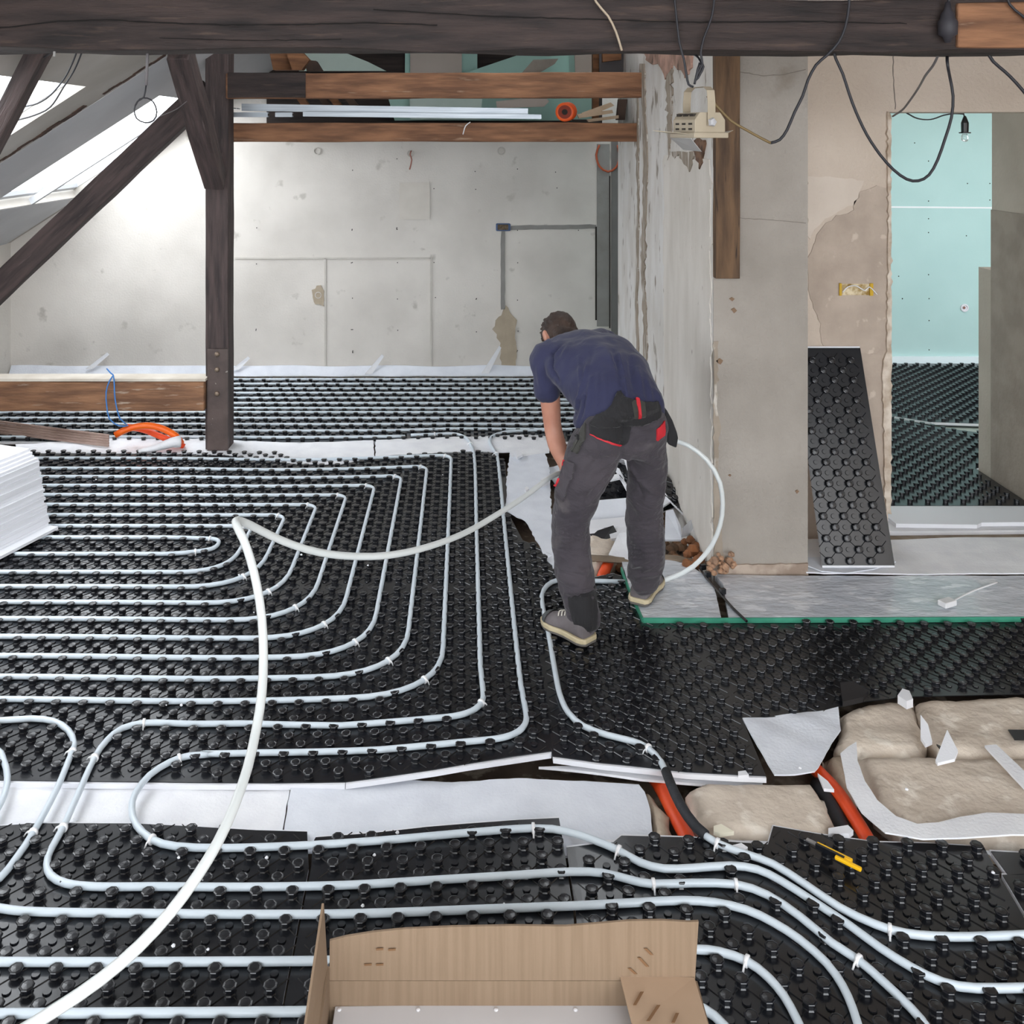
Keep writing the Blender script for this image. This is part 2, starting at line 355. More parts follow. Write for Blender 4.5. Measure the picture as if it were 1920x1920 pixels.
# doorway wall B with lintel, jamb block beyond
mb = MB(); mb.box(1.60, 2.207, 5.08, 5.40, -.1, 3.7); mb.box(2.207, 4.43, 5.08, 5.40, 2.231, 3.7)
wb = build(mb, 'wall_doorway', M_beige, **S)
M_rag = mat('ragged_render_edge', (214,202,188), (176,158,140), .9, 14, (.4,.6), .8, 20)
pierp('render_stain', jag([(1667,353),(1640,350),(1612,362),(1596,395),(1570,405),(1548,420),(1530,440),(1520,470),(1513,500),(1518,560),(1532,600),(1540,640),(1552,664),(1600,664),(1667,664)], 3.5, 9, 2), M_patch, 5.08, .005, wb)
pierp('render_stain', jag([(1580,664),(1667,664),(1665,960),(1600,960)], 2.5, 9, 2), M_patch, 5.08, .004, wb)
pierp('pale_patch', jag([(1513,332),(1545,330),(1585,334),(1618,340),(1612,360),(1600,385),(1570,398),(1546,410),(1528,430),(1517,450),(1513,440)], 2.5, 9, 7), M_pale, 5.08, .005, wb)
pierp('ragged_edge', jag([(1661,210),(1668,215),(1669,640),(1668,960),(1658,960),(1652,700),(1660,640),(1663,420)], 2, 8, 3), M_rag, 5.08, .02, wb)
pierp('plaster_crack', jag(strip([(1674,100),(1675,150),(1679,205)], 1.4), .8, 8, 1), M_crack, 5.08, .003, wb)
mb = MB(); P = [(1574,532),(1636,532),(1636,553),(1574,553)]; mb.prism([W(x, y, 5.078) for x, y in P], (0, -.006, 0))
sb = build(mb, 'socket_recess', mat('recess_straw', (222,208,176), (150,120,60), .7, 25, (.4,.6), .5, 30), label='rectangular socket recess with yellow rim and loose wires beside the doorway', category='socket box')
mb = MB(); mb.prism([W(x, y, 5.07) for x, y in ((1630,531),(1636,531),(1636,554),(1630,554))], (0, -.01, 0)); build(mb, 'rim', mat('yellow_rim', (196,158,30), rough=.6), parent=sb)
mb = MB(); mb.prism([W(x, y, 5.07) for x, y in ((1573,531),(1577,531),(1577,554),(1573,554))], (0, -.01, 0))
build(mb, 'rim', bpy.data.materials['yellow_rim'], parent=sb)
mb = MB(); mb.tube(catmull([W(x, y, 5.055) for x, y in ((1580,548),(1590,538),(1605,536),(1622,545),(1630,538),(1645,552))], .01), .003, 6); build(mb, 'loose_wire', M_white, parent=sb, smooth=True)
# thick wall right of the doorway passage, with notch
mb = MB(); mb.box(3.171, 4.43, 5.085, 5.858, -.1, 2.88); mb.box(3.171, 4.43, 5.858, 6.01, -.1, CH+(CY-503)*5.95/F)
wj = build(mb, 'wall_passage', M_jamb, **S)
mb = MB(); mb.box(3.165, 3.172, 5.08, 5.86, -.1, 1.66); build(mb, 'bare_render', M_darkpl, parent=wj)
mb = MB(); mb.box(2.7, 6.4, 8.84, 9.0, -.1, 3.2); wm = build(mb, 'wall_back_room', M_mint, **S)
mb = MB(); mb.box(6.3, 6.4, 5.5, 9, -.1, 3.2); build(mb, 'wall_end', M_mint, **S)
wpan('board_joint', strip([(1640,388),(1900,390)], 3), M_white, 8.84, .004, wm)
mb = MB()
for x, y in ((1715,268),(1741,302),(1741,377),(1741,410),(1741,436),(1741,515),(1742,560),(1742,601),(1742,656),(1767,270),(1814,344),(1812,442),(1856,375),(1856,344),(1685,518),(1692,560),(1655,467)):
    mb.lathe(W(x, y, 8.84), [(.006, 0), (.004, .004)], 6, (0, -1, 0))
build(mb, 'screw_head', M_void, parent=wm, kind='stuff')
mb = MB(); mb.box(2.8, 5.9, 8.80, 8.838, .02, .10); build(mb, 'baseboard_back', mat('white_edge_foam', (226,236,240), rough=.6), **S)
mb = MB(); mb.lathe(W(1808,577,8.84), [(.034, 0), (.036, .01), (.026, .011), (.022, .003)], 20, (0, -1, 0))
jb = build(mb, 'wall_box', mat('white_box', (224,220,226), rough=.5), label='small round white wall box on the mint board in the back room', category='socket box')
mb = MB(); mb.lathe(W(1808,577,8.827), [(.013, 0), (.008, .008)], 10, (0, -1, 0)); build(mb, 'insert', mat('brown_insert', (140,96,84), rough=.6), parent=jb)
mb = MB()
for q in ((1.634, 6.4, 5.40, 6.5), (1.634, 3.6, 6.5, 7.6), (5.2, 6.4, 6.5, 7.6), (1.634, 6.4, 7.6, 9.0)): mb.box(*q, 2.9, 3.0)
build(mb, 'ceiling_back_room', M_jamb, **S)      # with an unseen opening added to let in sky light and brighten the room
mb = MB(); mb.box(1.634, 1.70, 5.2, 9, -.1, 3.0); build(mb, 'wall_side', M_mint, **S)
# side wall of the near room, outside the picture on the right
mb = MB(); mb.box(4.4, 4.55, -3, 5.4, -.1, 3.7); build(mb, 'wall_room_side', M_beige, **S)
mb = MB(); mb.box(.9, 4.55, -1.0, 5.4, 3.7, 3.8); build(mb, 'ceiling_right', M_boards, **S)  # unseen, drawn forward to cut the sky light on the front floor
# ---------------------------------------------------------------- timber frame
nb = beam('ceiling_beam', (-4.6, 3.72, 2.5375), (4.4, 3.72, 2.5135), .2, .195, M_dark, (0, 0, 1), wob=.007,
     label='massive dark timber tie beam running right across the top of the room', category='beam')
beam('spliced_end', W(1792, 47, 3.619), W(1990, 46, 3.619), .03, .165, M_brown, (0, 0, 1), parent=nb, label='lighter brown repaired end')
def groove(pts, w, seed):      # dark drying split along the beam face
    q = jag(strip(pts, w), .9, 14, seed); mb = MB(); mb.prism([W(x, y, 3.611) for x, y in q], (0, -.002, 0)); return build(mb, 'drying_split', mat('dark_split_wood', (18,14,13), rough=.95), parent=nb)
groove([(-40,56),(30,49),(110,40),(200,37),(300,43),(420,47),(560,46),(700,43),(820,47)], 2.4, 3)
groove([(700,18),(900,30),(1100,36),(1300,42),(1500,40),(1700,44)], 2.0, 4)
groove([(300,72),(460,76),(640,74)], 1.5, 5)
po = beam('post', W(412, 838, 6.6), W(412, 97, 6.6), .155, .155, M_darkb, (0, 1, 0), wob=.004,
     label='dark upright timber post standing on the floor between the two heated fields', category='post')
mb = MB(); a = W(388, 655, 6.49); b = W(427, 838, 6.49); mb.box(a.x, b.x, 6.495, 6.515, 0.0, a.z)
st = build(mb, 'steel_plate', M_steel, parent=po, bevel=.002, label='brown steel plate bolted over the post foot')
for y in (664, 693, 738):
    mb = MB(); mb.lathe(W(407, y, 6.495), [(.018, 0), (.018, .006), (.014, .014), (.006, .018)], 12, (0, -1, 0)); build(mb, 'bolt', M_bolt, parent=st, smooth=False)
beam('knee_brace', Vector((-1.66, 6.46, 1.80)), Vector((-1.66, 5.64, 2.60)), .13, .15, M_darkb, (0, 1, 0), wob=.005,
     label='short dark knee brace leaning forward from the post towards the tie beam', category='brace')
beam('diagonal_strut', W(392, 166, 6.66), W(-170, 700, 6.66), .13, .165, M_darkb, (0, 0, 1), wob=.004,
     label='long dark diagonal strut falling from the post to the left edge', category='strut')
beam('rafter_strut', W(94, 62, 4.35), W(-70, 372, 4.35), .10, .08, M_darkb, (0, 0, 1), wob=.003,
     label='steep dark strut at the top left corner in front of the near skylight', category='strut')
lb = beam('low_rail', W(-120, 739, 6.52), W(387, 739, 6.52), .13, .20, M_lbeam, (0, 0, 1), wob=.005,
     label='weathered brown horizontal beam low on the left, joined to the post', category='beam')
mb = MB(); a = W(-120, 708, 6.46); b = W(386, 708, 6.46); mb.box(a.x, b.x, 6.45, 6.59, .475, .492); build(mb, 'pale_top', M_paleedge, parent=lb)  # pale layer over the top face of the rail
beam('upper_loft_joist', W(427, 162, 6.56), W(1203, 160, 6.56), .12, .17, M_brown, (0, 0, 1), wob=.003,
     label='upper brown loft joist spanning from the post to the right wall', category='joist')
jd = beam('charred_end', W(427, 160, 6.495), W(573, 160, 6.495), .016, .165, M_dark, (0, 0, 1), parent=bpy.data.objects['upper_loft_joist'], label='blackened left end of the joist')
beam('lower_loft_joist', W(437, 248, 6.75), W(1195, 248, 6.75), .13, .13, M_brown, (0, 0, 1), wob=.003,
     label='lower brown loft joist spanning from the post to the right wall', category='joist')
# ---------------------------------------------------------------- heating pipes (paths first: knobs give way to them)
M_pipe = mat('white_plastic_pipe', (208,218,226), (200,211,220), .35, 3, spec=.5)
M_pipe_air = mat('white_loose_pipe', (222,226,226), (214,219,219), .35, 3, spec=.5)
M_sleeve = mat('black_foam_sleeve', (40,42,48), (28,30,34), .7, 20, bump=.3, bscale=60)
M_clip = mat('white_clip_plastic', (236,236,238), rough=.4)
PR = .0105; PH = .0118
PIPES = []          # every floor-pipe point, for the knobs
def lay(P, step=.05):
    return [Vector((p[0], p[1], PH+fh(p[0], p[1])+(p[2] if len(p) > 2 else 0))) for p in densify([Vector((q[0], q[1], q[2] if len(q) > 2 else 0)) for q in P], step)]
def pipe(name, runs, label, category='pipe', m=None, r=PR, group=None):
    mb = MB()
    for P in runs: mb.tube(P, r, 10); PIPES.extend(P)
    return build(mb, name, m or M_pipe, smooth=True, label=label, category=category, group=group)
# main field: nested loops around an innermost hairpin (x right, y away)
row = lambda k: 3.772+.15*k
tops = [5.222, 5.372, 5.522, 5.672, 5.822, 5.972, 6.122, 6.315]
bots = [4.672, 4.522, 4.372, 4.222, 4.072, 3.922, 3.772, 3.622]
cols = [-1.142+.15*i for i in range(8)]
XL = -3.62
P = [(XL, 5.072), (-1.50, 5.072), (-1.27, 5.05), (-1.27, 4.93), (-1.45, 4.872), (XL, 4.872)]
path = fillet([Vector((a, b, 0)) for a, b in P], .1)
UP = []; DN = []
for i in range(8):
    c, t, b = cols[i], tops[i], bots[i]
    r2 = min(.34, (t-b)*.45)
    P = [Vector((XL, t, 0)), Vector((c, t-.003, 0)), Vector((c, b, 0)), Vector((XL, b, 0))]
    U = fillet(P, [0, .09, r2, 0], 9); UP.append(Vector((c-.035, t-.012, 0))); DN.append(Vector((c-.17, b+.045, 0)))
    if i % 2 == 0: path += fillet([path[-1], Vector((XL-.14, path[-1].y, 0)), Vector((XL-.14, b, 0)), Vector((XL, b, 0))], .09)[1:-1]; path += U[::-1]
    else: path += fillet([path[-1], Vector((XL-.14, path[-1].y, 0)), Vector((XL-.14, t, 0)), Vector((XL, t, 0))], .09)[1:-1]; path += U
spiral = pipe('heating_pipe', [lay(path)], 'white heating pipe wound in nested bends around the hairpin of the big field')
def floorpipe(pts, label, tight=.04, **kw):
    P = catmull([G(x, y, PH) for x, y in pts], tight); P = [Vector((p.x, p.y, PH+fh(p.x, p.y)+max(0, p.z-PH))) for p in P]
    return pipe('heating_pipe', [P], label, **kw), P
def xy(c): return [(G(a, b, PH).x, G(a, b, PH).y) for a, b in c]
cA, cB = .058, .208
def long_pipe(top, col, ybot, rad, lower, label):
    P = xy(top)+[(col, 6.2), (col, 5), (col, ybot+rad+.15)]
    fl = fillet([Vector((col, ybot+rad+.1, 0)), Vector((col+.015, ybot, 0)), Vector((col-rad-.3, ybot-.02, 0))], rad, 10)
    P = [Vector((a, b, 0)) for a, b in P]; P = catmull(P, .05)+fl[1:]+[Vector((a, b, 0)) for a, b in lower]
    return pipe('heating_pipe', [lay(P)], label)
low1 = [(-.8,3.482),(-.97,3.482)]+[tuple(p)[:2] for p in catmull([Vector((a, b, 0)) for a, b in xy([(318,1351),(270,1351),(228,1362),(200,1385),(177,1418),(150,1478),(118,1550),(95,1592),(88,1618),(95,1640),(125,1655),(180,1661),(300,1661),(450,1663),(640,1663),(800,1659),(960,1655),(1070,1650),(1130,1652),(1180,1663),(1225,1670),(1300,1666),(1380,1666),(1440,1684),(1500,1722),(1560,1770),(1610,1802),(1660,1845),(1710,1893),(1745,1935),(1790,2000)])], .05)]
low2 = [(-.7,3.312),(-.9,3.31)]+[tuple(p)[:2] for p in catmull([Vector((a, b, 0)) for a, b in xy([(400,1411),(355,1413),(318,1425),(280,1450),(253,1485),(247,1515),(256,1545),(285,1572),(330,1585),(420,1589),(560,1587),(700,1583),(860,1577),(1000,1573),(1060,1579),(1110,1593),(1160,1612),(1200,1632),(1245,1642),(1300,1639),(1370,1632),(1420,1637),(1465,1657),(1520,1690),(1590,1735),(1650,1778),(1710,1815),(1770,1843),(1830,1853),(1920,1852),(2000,1852)])], .05)]
long_pipe([(770,817),(815,816),(850,815),(872,822),(882,836)], cA, 3.472, .2, low1, 'white pipe down the middle crossing the front foam strip in a double bend')
long_pipe([(1100,803),(1040,806),(980,808),(945,811),(922,820),(919,834),(928,850)], cB, 3.322, .2, low2, 'white pipe down the middle curling in a wide round loop over the foam')
floorpipe([(-60,1351),(0,1350),(60,1346),(100,1350),(128,1367),(139,1393),(128,1425),(105,1480),(62,1560),(30,1608),(0,1645),(-40,1668),(-60,1685),(-20,1697),(20,1705),(90,1709),(300,1712),(600,1716),(800,1715),(1000,1712),(1100,1709),(1200,1703),(1280,1698),(1340,1700),(1400,1712),(1450,1734),(1500,1765),(1550,1808),(1580,1850),(1600,1895),(1620,1960)],
          'white pipe bending off the left edge and returning just behind the cardboard box')
floorpipe([(-80,1398),(-10,1402),(7,1425),(14,1455),(8,1490),(-20,1540),(-90,1640),(-160,1760),(-130,1798),(-60,1802),(100,1803),(400,1803),(700,1802),(1000,1794),(1200,1787),(1300,1786),(1350,1790),(1400,1806),(1440,1835),(1470,1870),(1495,1915),(1530,1990)],
          'white pipe hidden behind the box, ending in the bottom right bend')
floorpipe([(-60,1901),(0,1900),(200,1899),(600,1897),(900,1893),(1150,1880),(1240,1878),(1300,1888),(1340,1908),(1390,1960)],
          'white pipe along the bottom edge, mostly hidden under the cardboard box')
hook, HK = floorpipe([(1172,1091),(1130,1090),(1080,1088),(1046,1088),(1026,1098),(1016,1118),(1020,1150),(1030,1200),(1040,1265),(1050,1320),(1066,1358),(1095,1385),(1140,1401),(1185,1410),(1215,1422),(1240,1448),(1256,1485),(1275,1525),(1305,1565),(1345,1592),(1400,1610),(1450,1626),(1510,1662),(1575,1704),(1640,1734),(1700,1751),(1790,1757),(1920,1753),(2000,1750)],
          'white pipe hooked beside the grey shoe, ending in a black sleeve across the stones')
mb = MB(); ps = [p for p in HK if 3.13 > p.y > 2.87 and p.x < 1.0]
ps = [p+Vector((0, 0, .002)) for p in HK if p.y < 3.16 and p.y > 2.86 and p.x > .6]
mb.tube(ps, .0155, 12); sl = build(mb, 'black_sleeve', M_sleeve, parent=hook, smooth=True, label='black foam sleeve on the white pipe')
# far field: long parallel runs in front of the far wall
zr = [6.75, 6.9, 7.05, 7.2, 7.35, 7.46, 7.6, 7.75, 7.9, 8.04, 8.19, 8.34]
XF = -3.55; XR = 1.35
runs = []
seq = [Vector((XF, zr[2]+.0, 0)), Vector((XR, zr[2], 0))]
far_path = []
order = [2, 3, 4, 5, 6, 7, 8, 9, 10, 11]
for n, k in enumerate(order):
    a, b = Vector((XF, zr[k], 0)), Vector((XR if k not in (7, 8) else .52, zr[k], 0))
    if k == 11: a = Vector((XF, zr[k], 0)); b = Vector((XR-.1, zr[k], 0))
    far_path += [a, b] if n % 2 == 0 else [b, a]
far = fillet(far_path, .07, 5)
pipe('heating_pipe', [lay(far, .08)], 'white heating pipe laid back and forth in front of the far wall')
pipe('heating_pipe', [lay([Vector((-3.6, 6.9, 0)), Vector((-.5, 6.9, 0)), Vector((-.1, 6.93, 0)), Vector((1.35, 6.93, 0))], .1)], 'straight white pipe second from the front in the far field')
pipe('heating_pipe', [lay([Vector((-3.6, 6.75, 0)), Vector((-.42, 6.76, 0))], .1)], 'front straight white pipe of the far field, along the foam strip')
# ---------------------------------------------------------------- knobbed panels
M_blk = mat('black_glossy_plastic', (26,28,33), (19,20,24), .24, 3, (.35,.65), .03, 25, spec=.6)
M_foam = mat('white_eps_foam', (228,229,234), rough=.7, bump=.1, bscale=150)
HASH = {}
for p in PIPES: HASH.setdefault((int(math.floor(p.x*10)), int(math.floor(p.y*10))), []).append((p.x, p.y))
def near_pipe(x, y, r):
    a, b = int(math.floor(x*10)), int(math.floor(y*10))
    for i in (-1, 0, 1):
        for j in (-1, 0, 1):
            for q in HASH.get((a+i, b+j), ()):
                if (q[0]-x)**2+(q[1]-y)**2 < r*r: return True
    return False
KP = [(.0165, 0), (.0142, .003), (.0142, .0122), (.0178, .0150), (.0182, .0170), (.0172, .0190), (.0140, .0201), (.0124, .0195), (.0, .0203)]
def knob_panel(name, poly, org, ang=0, backing=.016, base=0.0, lod=0, label=None, group=None, z=None, seed=0, hf=None, cat='floor panel'):
    hf = hf or fh
    bm = sheet(poly, lambda x, y: hf(x, y)+base, .003, .16)
    me = bpy.data.meshes.new('t'); bm.to_mesh(me); bm.free()
    mb = MB(); mb.add([v.co for v in me.vertices], [tuple(p.vertices) for p in me.polygons]); bpy.data.meshes.remove(me)
    ca, sa = math.cos(ang), math.sin(ang)
    x0, x1 = min(p[0] for p in poly), max(p[0] for p in poly); y0, y1 = min(p[1] for p in poly), max(p[1] for p in poly)
    R = max(x1-x0, y1-y0)*1.5; cx, cy = (x0+x1)/2, (y0+y1)/2
    n = int(R/.05)+2; ox = round(((cx-org[0])*ca+(cy-org[1])*sa)/.1)*2; oy = round((-(cx-org[0])*sa+(cy-org[1])*ca)/.1)*2
    for i in range(-n, n+1):
        for j in range(-n, n+1):
            ii, jj = ox+i, oy+j
            u, v = ii*.05, jj*.05; x = org[0]+u*ca-v*sa; y = org[1]+u*sa+v*ca
            if not (x0 < x < x1 and y0 < y < y1) or not inside(x, y, poly): continue
            ed = edge_d(x, y, poly); h0 = hf(x, y)+base
            if (ii+jj) % 2 == 0:
                if ed < .016 or near_pipe(x, y, .0165): continue
                prof = KP if not lod else [(.0150, 0), (.0145, .0125), (.0180, .0155), (.0176, .0188), (.011, .0200)]
                m = 16 if not lod else 8; vs = []; fs = []; rot = 0; tl = random.uniform(-.02, .02)
                for r, h in prof:
                    if r == 0: vs.append((x, y, h0+h)); continue
                    for k in range(m):
                        rr = r*(1.035 if k % 2 else .965) if lod == 0 else r
                        t = k*2*math.pi/m+rot; vs.append((x+rr*math.cos(t), y+rr*math.sin(t), h0+h+tl*math.cos(t)*rr))
                q = sum(1 for r, h in prof if r > 0)
                for a in range(q-1):
                    for k in range(m): fs.append((a*m+k, a*m+(k+1) % m, (a+1)*m+(k+1) % m, (a+1)*m+k))
                if prof[-1][0] == 0: fs += [((q-1)*m+k, (q-1)*m+(k+1) % m, len(vs)-1) for k in range(m)]
                else: fs.append(tuple((q-1)*m+k for k in range(m)))
                mb.add(vs, fs)
            elif not lod:
                if ed < .03: continue
                for q4 in range(4):       # moulded ribs that join neighbouring knobs diagonally
                    a0 = ang+math.pi/2*q4; px_, py_ = x+.05*math.cos(a0), y+.05*math.sin(a0); b0 = a0+math.pi*.75; dx, dy = math.cos(b0), math.sin(b0)
                    qa = (px_+dx*.016, py_+dy*.016); qb = (px_+dx*.0545, py_+dy*.0545)
                    w_ = .0017; vs = []
                    for (ux, uy) in (qa, qb):
                        hq = hf(ux, uy)+base; vs += [(ux-dy*w_, uy+dx*w_, hq), (ux, uy, hq+.0024), (ux+dy*w_, uy-dx*w_, hq)]
                    mb.add(vs, [(0, 3, 4, 1), (1, 4, 5, 2)])
                if not near_pipe(x, y, .024):
                    vs = []; 
                    for r, h in ((.0115, .0015), (.0105, .0042)):
                        for k in range(10):
                            t = k*math.pi/5; vs.append((x+r*math.cos(t), y+r*math.sin(t), h0+h))
                    mb.add(vs, [(k, (k+1) % 10, 10+(k+1) % 10, 10+k) for k in range(10)]+[tuple(range(10, 20))])
    o = build(mb, name, M_blk, label=label, category=cat, group=group)
    if backing:
        sp = [(p[0]*.998+cx*.002, p[1]*.998+cy*.002-(.010 if p[1] < cy else -.010)) for p in poly]
        build(sheet(sp, lambda x, y: hf(x, y)+base-.0032, backing, .3), 'foam_backing', M_foam, parent=o, label='white foam underside of the panel')
    return o
O1 = (-1.3669, 3.747); O2 = (-1.131, 2.4455); O3 = (-1.928, 8.325)
# main field, cut along visible seams
FY = [G(-250,1445).y, G(620,1455).y]
yb = lambda x: 0
A1 = GP([(-300,1444),(0,1444),(300,1448),(640,1456)]); 
ym = 4.56; xm = -.39; xr = .30
tl = GP([(-400,843),(60,846),(300,848),(600,866),(640,866),(800,855)])
pan = [
 ('large black knobbed heating panel at the left below the hairpin, edged by the foam strip', [(-3.7,3.19),(-1.9,3.19)]+[(-1.9,ym),(-3.7,ym)]),
 ('black knobbed heating panel around the crossing loose pipe, between left edge and middle', [(-1.9,3.19),(-1.0,3.185),(xm,3.165),(xm,ym),(-1.9,ym)]),
 ('black knobbed heating panel behind the foam stack at the left, up to the post', [(-3.7,ym),(-1.9,ym),(-1.9,6.47),(-3.7,6.47)]),
 ('black knobbed heating panel around the turning end of the innermost hairpin', [(-1.9,ym),(xm,ym),(xm,6.33),(-1.15,6.36),(-1.3,6.5),(-1.9,6.50)]),
 ('black knobbed heating panel under the straight middle pipes nearest the far foam strip', [(xm,ym),(xr,ym),(xr,5.05),(.235,5.45),(.255,6.25),(.15,6.43),(xm,6.38)]),
 ('black knobbed heating panel with its lifted front edge over the gap in the middle', [(xm,3.165),(-.1,3.20),(.288,3.262),(xr+.005,3.4),(xr,ym),(xm,ym)]),
]
for i, (lab, poly) in enumerate(pan): knob_panel('heating_mat', poly, O1, label=lab)
P5 = GP([(1004,1428)], .05)[0]
rp = [(.29,3.235),(.45,3.205),(.72,3.185),(.985,3.19)]+[G(1391,1350).to_tuple()[:2]]
rgt = GP([(1495,1344),(1568,1327),(1600,1318),(1700,1306),(1920,1301),(2500,1299)])
up = GP([(2450,1162),(1920,1164),(1205,1170)])
knob_panel('heating_mat', rp+[(1.02,3.52),(.95,3.95),(.8,4.22)]+GP([(1205,1170),(1172,1100),(1172,1082),(1150,1075)])+[(.61,4.64),(.50,4.62),(.46,4.72),(.42,4.92),(.34,5.02),(.30,5.06)], (.338, 3.33), -.035,
           label='black knobbed heating panel under the worker, between the shoes and the cut-off front corner')
knob_panel('heating_mat', [(1.02,3.52)]+[tuple(G(1391,1350))[:2]]+rgt+up[:2]+[tuple(G(1205,1170))[:2], (.8,4.22),(.95,3.95)], (.338, 3.33), -.035,
           label='black knobbed heating panel at the right between the film strip and the bare stones', backing=0)
# foreground field
knob_panel('heating_mat', GP([(-250,1550),(0,1547),(60,1542),(140,1541),(250,1541),(360,1547),(480,1556),(576,1561)])+[(-.452,2.8),(-.44,1.9),(-2.1,1.9)], O2,
           label='black knobbed heating panel in the bottom left corner under the nearest pipes')
knob_panel('heating_mat', [(-.435,1.9),(-.445,2.8),(-.455,2.90)]+GP([(592,1572),(700,1568),(800,1562),(1048,1556),(1056,1600),(1075,1720)])+[(.24,1.9)], O2,
           label='black knobbed heating panel just behind the cardboard box')
knob_panel('heating_mat', [(.246,1.9)]+GP([(1080,1720),(1062,1608),(1130,1600),(1150,1598),(1165,1586),(1300,1584),(1360,1588),(1440,1590),(1450,1555),(1540,1568),(1640,1580),(1750,1582),(1845,1588),(1872,1640),(1925,1730)])+[(1.38,1.9)], (.305,2.83), -.05,
           label='black knobbed heating panel under the four curving pipes, with the yellow knife on its edge')
knob_panel('heating_mat', [(1.386,1.9)]+GP([(1932,1728),(1880,1640),(2600,1640)])+[(2.7,1.9)], (.305,2.83), -.05,
           label='black knobbed heating panel in the bottom right corner')
knob_panel('heating_mat', GP([(1858,1596),(2060,1606),(2060,1632),(1890,1640)]), (.33,2.8), -.05, label='small black knobbed panel piece at the right edge under the foam ribbon')
# far field
knob_panel('heating_mat', [(-3.9,6.70),(-1.78,6.70),(-1.78,8.42),(-3.9,8.42)], O3, lod=1, label='black knobbed heating panel in the far left corner behind the low brown beam')
knob_panel('heating_mat', [(-1.775,6.70),(-.05,6.70),(-.05,8.42),(-1.775,8.42)], O3, lod=1, label='black knobbed heating panel in front of the far wall right of the post')
knob_panel('heating_mat', [(-.045,6.70),(1.18,6.70),(1.18,7.57),(1.5,7.6),(1.5,8.42),(-.045,8.42)], O3, lod=1, label='black knobbed heating panel in front of the far wall behind the worker')
# back room beyond the doorway (slightly higher floor)
zero = lambda x, y: 0.0
knob_panel('heating_mat', [(2.25,5.42),(3.16,5.42),(3.16,6.02),(3.9,6.55),(3.3,6.9),(2.9,7.3),(2.0,7.3),(2.0,5.42)], (2.3,5.47), 0, lod=1, base=.045, hf=zero, label='black knobbed heating panel just inside the doorway, cut off diagonally')
knob_panel('heating_mat', [(2.0,7.32),(2.9,7.32),(3.35,7.0),(3.75,6.95),(4.4,7.05),(5.8,7.3),(5.8,8.78),(2.0,8.78)], (2.3,7.37), 0, lod=1, base=.045, hf=zero, label='black knobbed heating panel deep in the back room by the mint wall')
mb = MB(); mb.box(1.70, 5.9, 5.33, 8.82, -.1, .010); build(mb, 'floor_back_room', mat('pale_underlay', (150,160,152), (132,142,136), .8, 3), **S)
# ---------------------------------------------------------------- soft sheets, foam, film
M_fleece = mat('white_foam_fleece', (236,237,240), (226,227,232), .9, 8, (.35,.65), .25, 90)
M_fleece2 = mat('bluish_foam_fleece', (224,228,236), (214,218,227), .85, 8, (.35,.65), .2, 90)
M_film = mat('dusty_clear_film', (206,210,217), (190,195,204), .25, 4, (.35,.65), 1, 16, stretch=(1,2.2,1), c3=(222,225,230), s3=9, t3=(.55,.62), coat=.6)
M_green = mat('green_edge_tape', (70,158,130), (54,138,112), .5, 8)
M_stone = mat('rough_sand_stone', (216,203,188), (198,184,169), .95, 5, (.35,.65), 1, 22, c3=(228,218,205), s3=12, t3=(.55,.65))
M_stone_d = mat('rough_brown_stone', (186,170,152), (166,150,132), .95, 5, (.35,.65), 1, 20, c3=(206,192,174), s3=12, t3=(.55,.65))
M_orange = mat('orange_conduit', (240,88,38), (228,74,28), .45, 8)
M_orange2 = mat('bright_orange_conduit', (250,112,20), (244,98,14), .4, 8)
M_rubber = mat('black_pipe_insulation', (46,46,50), (34,34,38), .8, 12)
M_wire = mat('black_cable', (38,38,44), rough=.55)
M_gwire = mat('grey_cable', (110,106,108), rough=.55)
M_card = mat('corrugated_cardboard', (138,117,96), (129,108,87), .85, 3, (.35,.65), .15, 60, stretch=(30,1,1), detail=2)
M_cardd = mat('cardboard_cut_edge', (196,166,132), (150,118,86), .9, 60)
def wav(s=.004, f=5, sd=0, b=0): return lambda x, y: fh(x, y)+b+s*noise.noise(Vector((x*f, y*f, sd)))
def fsheet(name, px, hf, th, m, label, cat, cell=.06, re=0, h=0, group=None, parent=None, sd=0, world=False):
    return build(sheet(px if world else GP(px, h), hf, th, cell, re, sd), name, m, smooth=False, label=label, category=cat, group=group, parent=parent)
g1 = lambda x, y: min(fh(x, y)*.3, fh(x, y))+.005*noise.noise(Vector((x*9, y*2, 3)))-.038
fsheet('foam_sheet', [(-60,1450),(0,1451),(300,1453),(538,1458),(544,1462),(526,1566),(524,1580),(-60,1578)], lambda x, y: g1(x, y)+.018, .006, M_fleece,
       'white foam sheet filling the left part of the front trench, up to its narrow joint', 'foam sheet', .04, .004)
fsheet('foam_sheet', [(546,1462),(760,1455),(900,1462),(1060,1461),(1198,1464),(1210,1478),(1218,1510),(1226,1575),(1150,1596),(1060,1600),(900,1590),(528,1590),(530,1566)], lambda x, y: g1(x, y)+.018+.01*max(0, math.sin(x*9)), .006, M_fleece2,
       'broad white foam sheet in the front trench right of the narrow joint', 'foam sheet', .04, .004)
fsheet('foam_sheet', [(1130,1571),(1310,1568),(1450,1574),(1440,1592),(1160,1610)], lambda x, y: -.006, .006, M_fleece, 'small white foam strip between the black sleeve and the front panels', 'foam sheet', .05, .003)
fsheet('foam_sheet', [(1010,1444),(1200,1462),(1430,1466),(1430,1450),(1180,1440)], lambda x, y: fh(x, y)-.034, .008, M_fleece, 'thin white foam strip under the front edge of the middle panel', 'foam sheet', .05)
